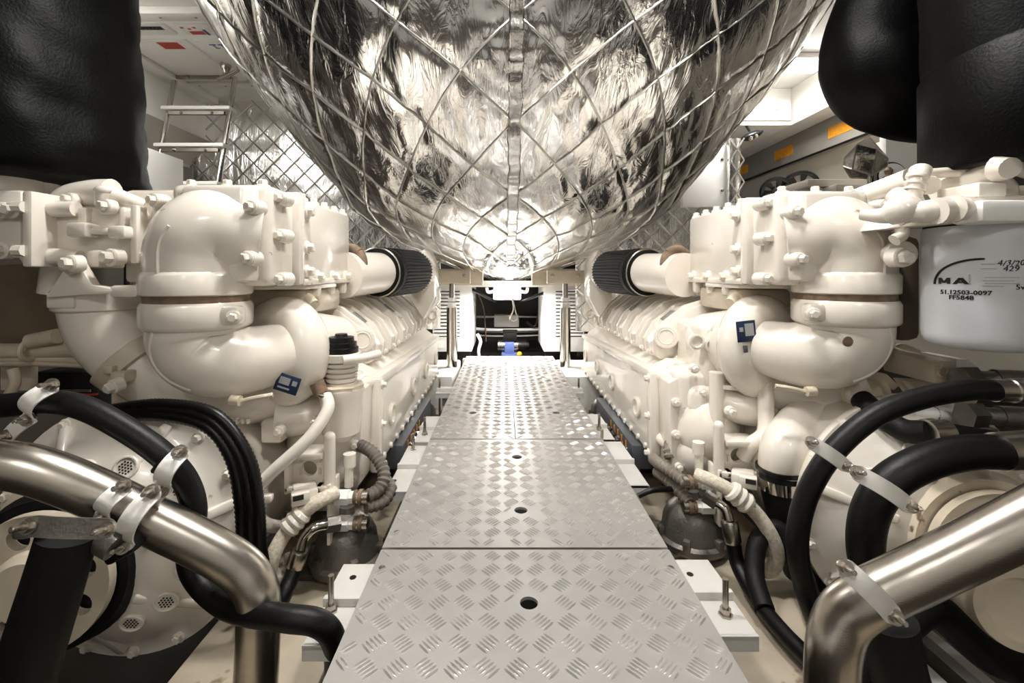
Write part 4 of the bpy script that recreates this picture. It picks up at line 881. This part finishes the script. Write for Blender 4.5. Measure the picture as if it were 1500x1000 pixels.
# ================================================================ right hand: filters and their head
for k, px in enumerate((1437, 1575)):
    c = P(px, 0, .98); r = R(66, .98); t = thing('fuel_filter', ('pale grey spin-on filter with black print hanging by the right engine', 'second pale grey filter cut by the right edge of the picture')[k], 'filter', V((c.x, .98, P(0, 508, .98).z)), 'pale grey filters')
    zb, zt = P(0, 508, .98).z, P(0, 333, .98).z; h = zt-zb
    B().lathe((c.x, .98, zb), Z, [(0, r*.80), (.008, r*.93), (.02, r*.985), (.03, r), (h-.012, r), (h, r*.97)], 56).build('canister', FILT, t); B().lathe((c.x, .98, zt), Z, [(0, r*.96), (.008, r*.96)], 40).build('rubber_seal', RUBBER, t)
    if k == 0:
        fc = math.atan2(-c.x, -.98)                              # the side turned to the passage
        def onfilt(x, y, z, a0=-.62, z0=0): 
            an = math.atan2(-.98, -c.x)+(x/r)+a0; return V((c.x+math.cos(an)*(r+.0003+z), .98+math.sin(an)*(r+.0003+z), z0+y))
        pz = lambda py: P(0, py, .98-r).z+.0
        def glyph(strokes, x0, name):
            g = B()
            for xa, ya, xb, yb, w_ in strokes:
                n_ = 5; vs_ = []
                for i in range(n_+1):
                    xx = xa+(xb-xa)*i/n_; yy = ya+(yb-ya)*i/n_
                    ox, oy = (w_, 0) if abs(yb-ya) > abs(xb-xa)*.3 else (0, w_)
                    vs_ += [onfilt(x0+xx-ox/2, yy-oy/2, 0, -.74, pz(417)), onfilt(x0+xx+ox/2, yy+oy/2, 0, -.74, pz(417)), onfilt(x0+xx+ox/2, yy+oy/2, .0006, -.74, pz(417)), onfilt(x0+xx-ox/2, yy-oy/2, .0006, -.74, pz(417))]
                g.add(vs_, [[i*4+j, i*4+(j+1) % 4, i*4+4+(j+1) % 4, i*4+4+j] for i in range(n_) for j in range(4)]+[[0, 1, 2, 3], [n_*4+j for j in range(4)]])
            g.build(name, INK, t)
        glyph([(.003, 0, .003, .013, .006), (.003, .013, .011, .002, .006), (.011, .002, .019, .013, .006), (.019, 0, .019, .013, .006)], .004, 'brand_letter')
        glyph([(.003, 0, .0125, .013, .007), (.022, 0, .0125, .013, .007), (.006, .004, .019, .004, .003)], .030, 'brand_letter')
        arc = [onfilt(.002+.098*(s/20)**1.0 if 0 else .060*(1-math.cos(s/20*PI*.5))*1.35-.004, .0+.052*math.sin(s/20*PI*.5)-.002, .0006, -.74, pz(416)) for s in range(21)]
        B().tube(arc, [.0022]*20+[.0016], 8, 1).build('brand_arc', INK, t)
        text('51.12503-0097', 'part_number', INK, t, .0125, lambda x, y, z: onfilt(x*1.05, y, z, -.66, pz(433)), bold=.0003)
        text('FF5848', 'part_number', INK, t, .0125, lambda x, y, z: onfilt(x*1.05, y, z, -.50, pz(441)), bold=.0003)
        text('4/3/2015', 'handwriting', INK, t, .016, lambda x, y, z: onfilt(x*1.0+y*.2, y+.001*math.sin(x*400), z, .22, pz(389)))
        text('429', 'handwriting', INK, t, .015, lambda x, y, z: onfilt(x*1.1+y*.2, y, z, .30, pz(397)))
        text('5w%', 'handwriting', INK, t, .014, lambda x, y, z: onfilt(x*1.1, y, z, .50, pz(424)))
        for kk, (a0, py, L) in enumerate(((.0, 387, .02), (.0, 394, .022), (.05, 407, .05), (.02, 412, .045), (.05, 416, .05), (.02, 420, .03))):
            B().add([onfilt(x, y, z, a0, pz(py)) for x in [L*i/6 for i in range(7)] for y in (0, .0016) for z in (0, .0004)], [[4*i+a, 4*i+b_, 4*i+4+b_, 4*i+4+a] for i in range(6) for a, b_ in ((0, 1), (1, 3), (3, 2), (2, 0))]).build('print_line', PRINT, t)
        B().add([onfilt(x, y, z, -.18, pz(417)) for x in (0, .003) for y in (0, .02) for z in (0, .0004)], [[0, 1, 3, 2], [4, 5, 7, 6], [0, 1, 5, 4], [2, 3, 7, 6], [1, 3, 7, 5], [0, 2, 6, 4]]).build('worn_letter', PRINT, t)
t = thing('filter_head', 'cream filter head casting with pipework above the grey filters', 'filter head', P(1420, 330, .98))
a, c = P(1318, 331, 1.0), P(1640, 296, 1.0)
B().box(a.x+.02, c.x, .90, 1.12, a.z+.004, c.z, .012).build('head_block', CREAM, t); q = P(1428, 294, .88); B().box(q.x, q.x+.3, .865, .93, P(0, 326, .88).z, q.z, .008).build('head_plate', WHITE, t)
B().prism([P(1300, 335, 1.0), P(1420, 326, .93), P(1420, 300, .93), P(1330, 300, 1.0)], (0, .12, 0), .008).build('head_arm', CREAM, t)
def pp(pts, r, name='fuel_pipe', m=CREAM): return B().tube([P(*q) for q in pts], r, 16, 8).build(name, m, t)
pp([(1262, 314, 1.0), (1290, 316, .97), (1310, 312, .95)], [.012, .016, .022]); pp([(1300, 318, .95), (1320, 308, .93), (1345, 310, .92)], [.02, .03, .022], 'banjo'); pp([(1310, 285, .98), (1330, 300, .95), (1345, 312, .92)], [.019, .021, .021])
pp([(1335, 312, .92), (1365, 309, .9), (1412, 306, .9)], [.02, .023, .023], 'sensor_body'); pp([(1372, 309, .885), (1384, 308, .885)], .026, 'sensor_ring'); pp([(1398, 306, .885), (1402, 306, .885)], .026, 'sensor_ring')
pp([(1348, 250, .97), (1346, 262, .96), (1338, 285, .96), (1338, 295, .96)], [.02, .017, .016, .018]); 
for y in (258, 268, 277): pp([(1346-(y-250)*.25, y, .96), (1345-(y-250)*.25, y+3, .96)], .02, 'union_ring')
pp([(1335, 258, .99), (1360, 255, .99), (1400, 252, .99), (1420, 258, .98)], [.014, .012, .012, .02]); pp([(1365, 280, 1.02), (1405, 270, 1.0), (1430, 262, .97), (1460, 248, .94), (1475, 246, .93)], [.022, .026, .024, .028, .026], 'valve_arm')
pp([(1466, 246, .90), (1480, 246, .88)], [.028, .02], 'valve_cap'); pp([(1475, 242, .93), (1500, 248, .92), (1540, 262, .9)], .016); pp([(1465, 262, .95), (1476, 275, .95), (1474, 290, .95)], [.015, .016, .018])
q = P(1430, 270, .93); B().box(P(1412, 0, .93).x, P(1453, 0, .93).x, .90, .98, P(0, 292, .93).z, P(0, 270, .93).z, .006).build('pipe_block', CREAM, t)
pp([(1240, 296, 1.28), (1290, 279, 1.22), (1335, 262, 1.15)], [.026, .028, .028], 'long_pipe', CREAM); pp([(1355, 268, 1.0), (1362, 272, .98)], .02, 'plug')
pp([(1318, 325, 1.0), (1322, 342, 1.0), (1310, 352, 1.0)], .013); bolt(P(1320, 377, 1.02), (.1, -1, 0), .018, t); B().tube([P(1322, 372, 1.04), P(1300, 372, 1.1)], .03, 18, 1).build('side_boss', CREAM, t)
B().box(P(1318, 0, 1.2).x, P(1352, 0, 1.2).x, 1.2, 1.5, P(0, 500, 1.2).z, P(0, 345, 1.2).z, .02).build('block_side', DUCT, t)
B().box(P(1480, 0, 1.3).x, P(1700, 0, 1.3).x, 1.3, 1.45, P(0, 290, 1.3).z, P(0, 262, 1.3).z, .02).build('rear_block', CREAM2, t)
# ================================================================ right hand: water pipe, cables, hoses and stainless pipe
t = thing('sea_water_pipe', 'cream sea water elbow clamped to a black rubber hose, right engine', 'pipe', P(1150, 830, 1.2))
B().tube([P(1200, 600, 1.3), P(1172, 625, 1.25), P(1150, 655, 1.2), P(1145, 688, 1.2)], [.06, .06, .057, .056], 30).build('elbow', CREAM, t)
B().tube([P(1145, 680, 1.2), P(1147, 720, 1.2), P(1160, 770, 1.2), P(1180, 830, 1.2), P(1190, 900, 1.2)], [.054, .052, .052, .054, .055], 30).build('rubber_hose', RUBBER, t)
a = P(1146, 704, 1.2); B().lathe(a, V((.05, 0, -1)), [(-.014, .053), (-.012, .059), (.018, .0585), (.02, .053)], 40).build('band_clamp', CHROME, t)
B().lathe(P(1145, 686, 1.2), V((.05, 0, -1)), [(-.008, .054), (-.006, .061), (.004, .061), (.006, .053)], 40).build('black_band', BLACK, t)
hose([(1120, 560, 1.3), (1122, 600, 1.28), (1120, 635, 1.26), (1100, 652, 1.26), (1090, 668, 1.28)], .021, CREAM, 'oil_pipe', 'cream oil drain pipe hanging below the right turbo', 'pipe')
o = corr(B(), [P(1130, 585, 1.38), P(1150, 592, 1.38), P(1172, 596, 1.38)], .035, 18, .1).build('ribbed_boot', WHITE); tag(o, 'small ribbed white and black boot under the right turbo', 'boot')
for f in (1138, 1148, 1158): B().torus(P(f, 588+(f-1138)*.35, 1.38), V((1, 0, -.3)), .036, .005, 24, 8).build('black_ring', BLACK, o)
braided([(1020, 695, 1.2), (1045, 705, 1.17), (1075, 722, 1.15), (1108, 752, 1.14), (1130, 785, 1.13), (1138, 812, 1.13), (1132, 832, 1.14), (1122, 836, 1.16)], [(1074, 720, 1.15), (1083, 728, 1.147), (1092, 736, 1.144)], 'cream braided hose curving down beside the right mount')
elbow_hose([(1044, 733, 1.2), (1062, 745, 1.18), (1068, 762, 1.17)], [(1074, 795, 1.16), (1082, 830, 1.14), (1110, 880, 1.06), (1150, 930, .965), (1200, 980, .88), (1225, 1020, .83)], 'black hydraulic hose with chrome elbow by the right engine mount')
for pts, lab in (([(957, 672, 1.45), (970, 682, 1.36), (995, 700, 1.3), (1010, 712, 1.27)], 'upper grey corrugated conduit by the right mount'), ([(962, 690, 1.42), (980, 705, 1.35), (1000, 725, 1.3), (1012, 740, 1.27)], 'lower grey corrugated conduit by the right mount'), ([(985, 640, 1.5), (980, 655, 1.45), (982, 675, 1.42)], 'short upright corrugated conduit by the right engine')):
    tag(corr(B(), [P(*q) for q in pts], .0165).build('corrugated_conduit', mat('grey_conduit', '7d756a', .5)), lab, 'conduit', 'corrugated conduits')
hose([(935, 726, 1.3), (955, 718, 1.3), (985, 716, 1.32)], .008, BLACK, 'thin_cable', 'thin black cable emerging from under the walkway', 'cable')
ta = thing('black_hose', 'thinner black rubber hose with steel end arching at the right', 'hose', P(1210, 990, 1.05))
B().tube([P(1462, 572, .90), P(1420, 571, .90), P(1350, 583, .90), P(1280, 610, .90), P(1220, 662, .90), P(1182, 725, .91), P(1168, 790, .92), P(1176, 850, .94), P(1195, 910, .98), P(1225, 985, 1.02)], .0205, 22, 8).build('rubber_hose', HOSE, ta)
B().tube([P(1455, 572, .90), P(1478, 572, .90), P(1480, 572, .90), P(1530, 570, .90)], [.0215, .0215, .024, .022], 22, 1).build('steel_ferrule', STEEL, ta)
tb = thing('black_hose', 'thick black rubber hose with steel end looping at the right', 'hose', P(1300, 980, .95))
B().tube([P(1468, 662, .84), P(1420, 662, .84), P(1360, 675, .84), P(1305, 705, .84), P(1275, 750, .85), P(1268, 810, .88), P(1285, 870, .93), P(1315, 930, .98), P(1340, 1000, 1.0)], .031, 26, 8).build('rubber_hose', HOSE, tb)
B().tube([P(1462, 661, .84), P(1560, 655, .84)], .034, 26, 1).build('steel_ferrule', STEEL, tb)
hose([(1120, 893, 1.03), (1105, 840, 1.1), (1112, 790, 1.14), (1140, 775, 1.15), (1172, 830, 1.1), (1197, 910, 1.0), (1222, 1000, .87)], .022, RUBBER, 'black_hose', 'shadowed black hose loop behind the arching hose at the right')
hose([(1262, 585, 1.15), (1285, 605, 1.1), (1325, 630, 1.05), (1365, 632, 1.0)], .026, RUBBER, 'fuel_hose', 'short black rubber hose crossing behind the thinner hose')
a, c = P(1358, 634, 1.0), P(1388, 632, 1.0); o = tag(B().tube([a, a.lerp(c, .4), a.lerp(c, .45), c], [.03, .03, .026, .026], 24, 1).build('hose_union', STEEL), 'steel union ring at the end of the short black hose', 'fitting')
B().tube([P(1390, 633, 1.0), P(1440, 640, 1.0), P(1520, 655, 1.0)], [.02, .018, .018], 16).build('tail_hose', RUBBER, o)
o = hose([(1322, 612, 1.12), (1345, 606, 1.11), (1368, 607, 1.1), (1386, 612, 1.1)], [.018, .019, .018, .014], WHITE, 'white_fuel_tube', 'white tube with a blue band behind the right hoses', 'tube'); B().tube([P(1360, 606, 1.105), P(1371, 608, 1.1)], .0195, 18, 1).build('blue_band', BINK, o)
for pts, r, lab in (([(1300, 510, 1.3), (1330, 520, 1.25), (1360, 527, 1.2)], .011, 'upper of the dim cream pipes under the filter'), ([(1295, 528, 1.28), (1325, 540, 1.25), (1362, 552, 1.2)], .010, 'lower of the dim cream pipes under the filter'), ([(1312, 530, 1.32), (1316, 508, 1.32), (1335, 512, 1.32), (1350, 520, 1.32)], .009, 'looped dim cream pipe under the filter')):
    hose([q for q in pts], r, CREAM2, 'thin_pipe', lab, 'pipe', 12, 'cream pipes under the filter')
t = thing('pipe_manifold', 'cream manifold block with dark unions under the grey filter', 'manifold', P(1400, 600, 1.1))
B().box(P(1368, 0, 1.1).x, P(1400, 0, 1.1).x, 1.1, 1.25, P(0, 562, 1.1).z, P(0, 528, 1.1).z, .006).build('block', CREAM2, t); piece('port', 'plug', P(1380, 543, 1.098), (0, -1, 0), .014, CREAM2, t)
B().prism([P(1400, 562, 1.1), P(1402, 525, 1.1), P(1418, 526, 1.1), P(1436, 540, 1.1)], (0, .1, 0), .004).build('wedge', WHITE, t)
B().prism([P(1320, 556, 1.2), P(1390, 560, 1.2), P(1440, 570, 1.2), P(1420, 620, 1.2), P(1345, 590, 1.2)], (0, .03, 0), .004).build('stay_plate', CREAM2, t)
for px, py in ((1425, 555), (1432, 608)):
    a = P(px-20, py, 1.05); B().tube([a, a+V((.035, 0, 0))], .03, 6, 1).tube([a+V((.035, 0, 0)), a+V((.09, -.02, 0))], .02, 16, 1).tube([a+V((.07, -.01, 0)), a+V((.2, -.04, 0))], [.025, .024], 18, 1).build('dark_union', IRON, t)
B().box(P(1422, 0, 1.08).x, P(1444, 0, 1.08).x, 1.05, 1.1, P(0, 640, 1.08).z, P(0, 622, 1.08).z, .004).build('copper_tag', RUST, t)
B().lathe(P(1268, 575, 1.2), V((-.2, -1, .4)), [(-.04, .05), (0, .055), (.01, .055), (.012, .042), (0, .04)], 28).build('hose_flange', CREAM2, t); B().prism([P(1285, 545, 1.2), P(1300, 548, 1.2), P(1318, 565, 1.2), P(1310, 572, 1.2), P(1280, 556, 1.2)], (0, .02, 0), .003).build('tab', CREAM2, t)
up = V((-.2, -1, .35))
clamp(P(1185, 645, .872), P(1244, 685, .865), up, .026, 'hose_clamp', 'upper white strap clamp on the thinner hose at the right', .006)
clamp(P(1250, 688, .79), P(1340, 745, .785), up, .028, 'hose_clamp', 'long flat white strap clamp on the thick hose at the right', .012)
tag(B().tube([P(1700, 665, .64), P(1560, 735, .66), P(1440, 795, .68), P(1340, 843, .70), P(1270, 877, .71), P(1236, 905, .72), P(1222, 945, .72), P(1218, 1000, .72), P(1216, 1090, .72), P(1216, 1325, .72)], .038, 36, 8).build('stainless_pipe', STEEL), 'brushed stainless pipe bending down to the floor at the right', 'pipe', 'stainless pipes')
clamp(P(1233, 826, .655), P(1316, 908, .65), V((-.2, -1, .3)), .028, 'pipe_clamp', 'white strap clamp at the bend of the right stainless pipe', .014)
tag(B().tube([P(1300, 905, .78), P(1310, 960, .78), P(1330, 1060, .78), P(1340, 1260, .78)], .042, 28, 6).build('black_downpipe', RUBBER), 'thick black rubber downpipe below the right clamp', 'pipe')
hc = P(1492, 888, .82); o = tag(B().lathe(hc, (-.3, -1, .1), [(-.12, .07), (0, .075), (.012, .072), (.014, .055), (.006, .052), (.006, .01)], 40).build('shaft_end_cap', CREAM2), 'round cream end cap at the lower right edge', 'end cap')
hose([(1250, 1010, .9), (1350, 890, .95), (1450, 960, .98), (1560, 1000, 1.0)], .035, RUBBER, 'black_hose', 'black hose lying low in the lower right corner')
B_ = B().box(.98, 1.02, .55, 1.3, .03, .06).box(1.10, 1.13, .55, 1.3, .03, .06); B_.box(.98, 1.13, .55, .6, .0, .03).box(.98, 1.13, 1.25, 1.3, 0, .03); tag(B_.build('bilge_runner', WHITE), 'white floor runners in the dark lower right bilge', 'runner')
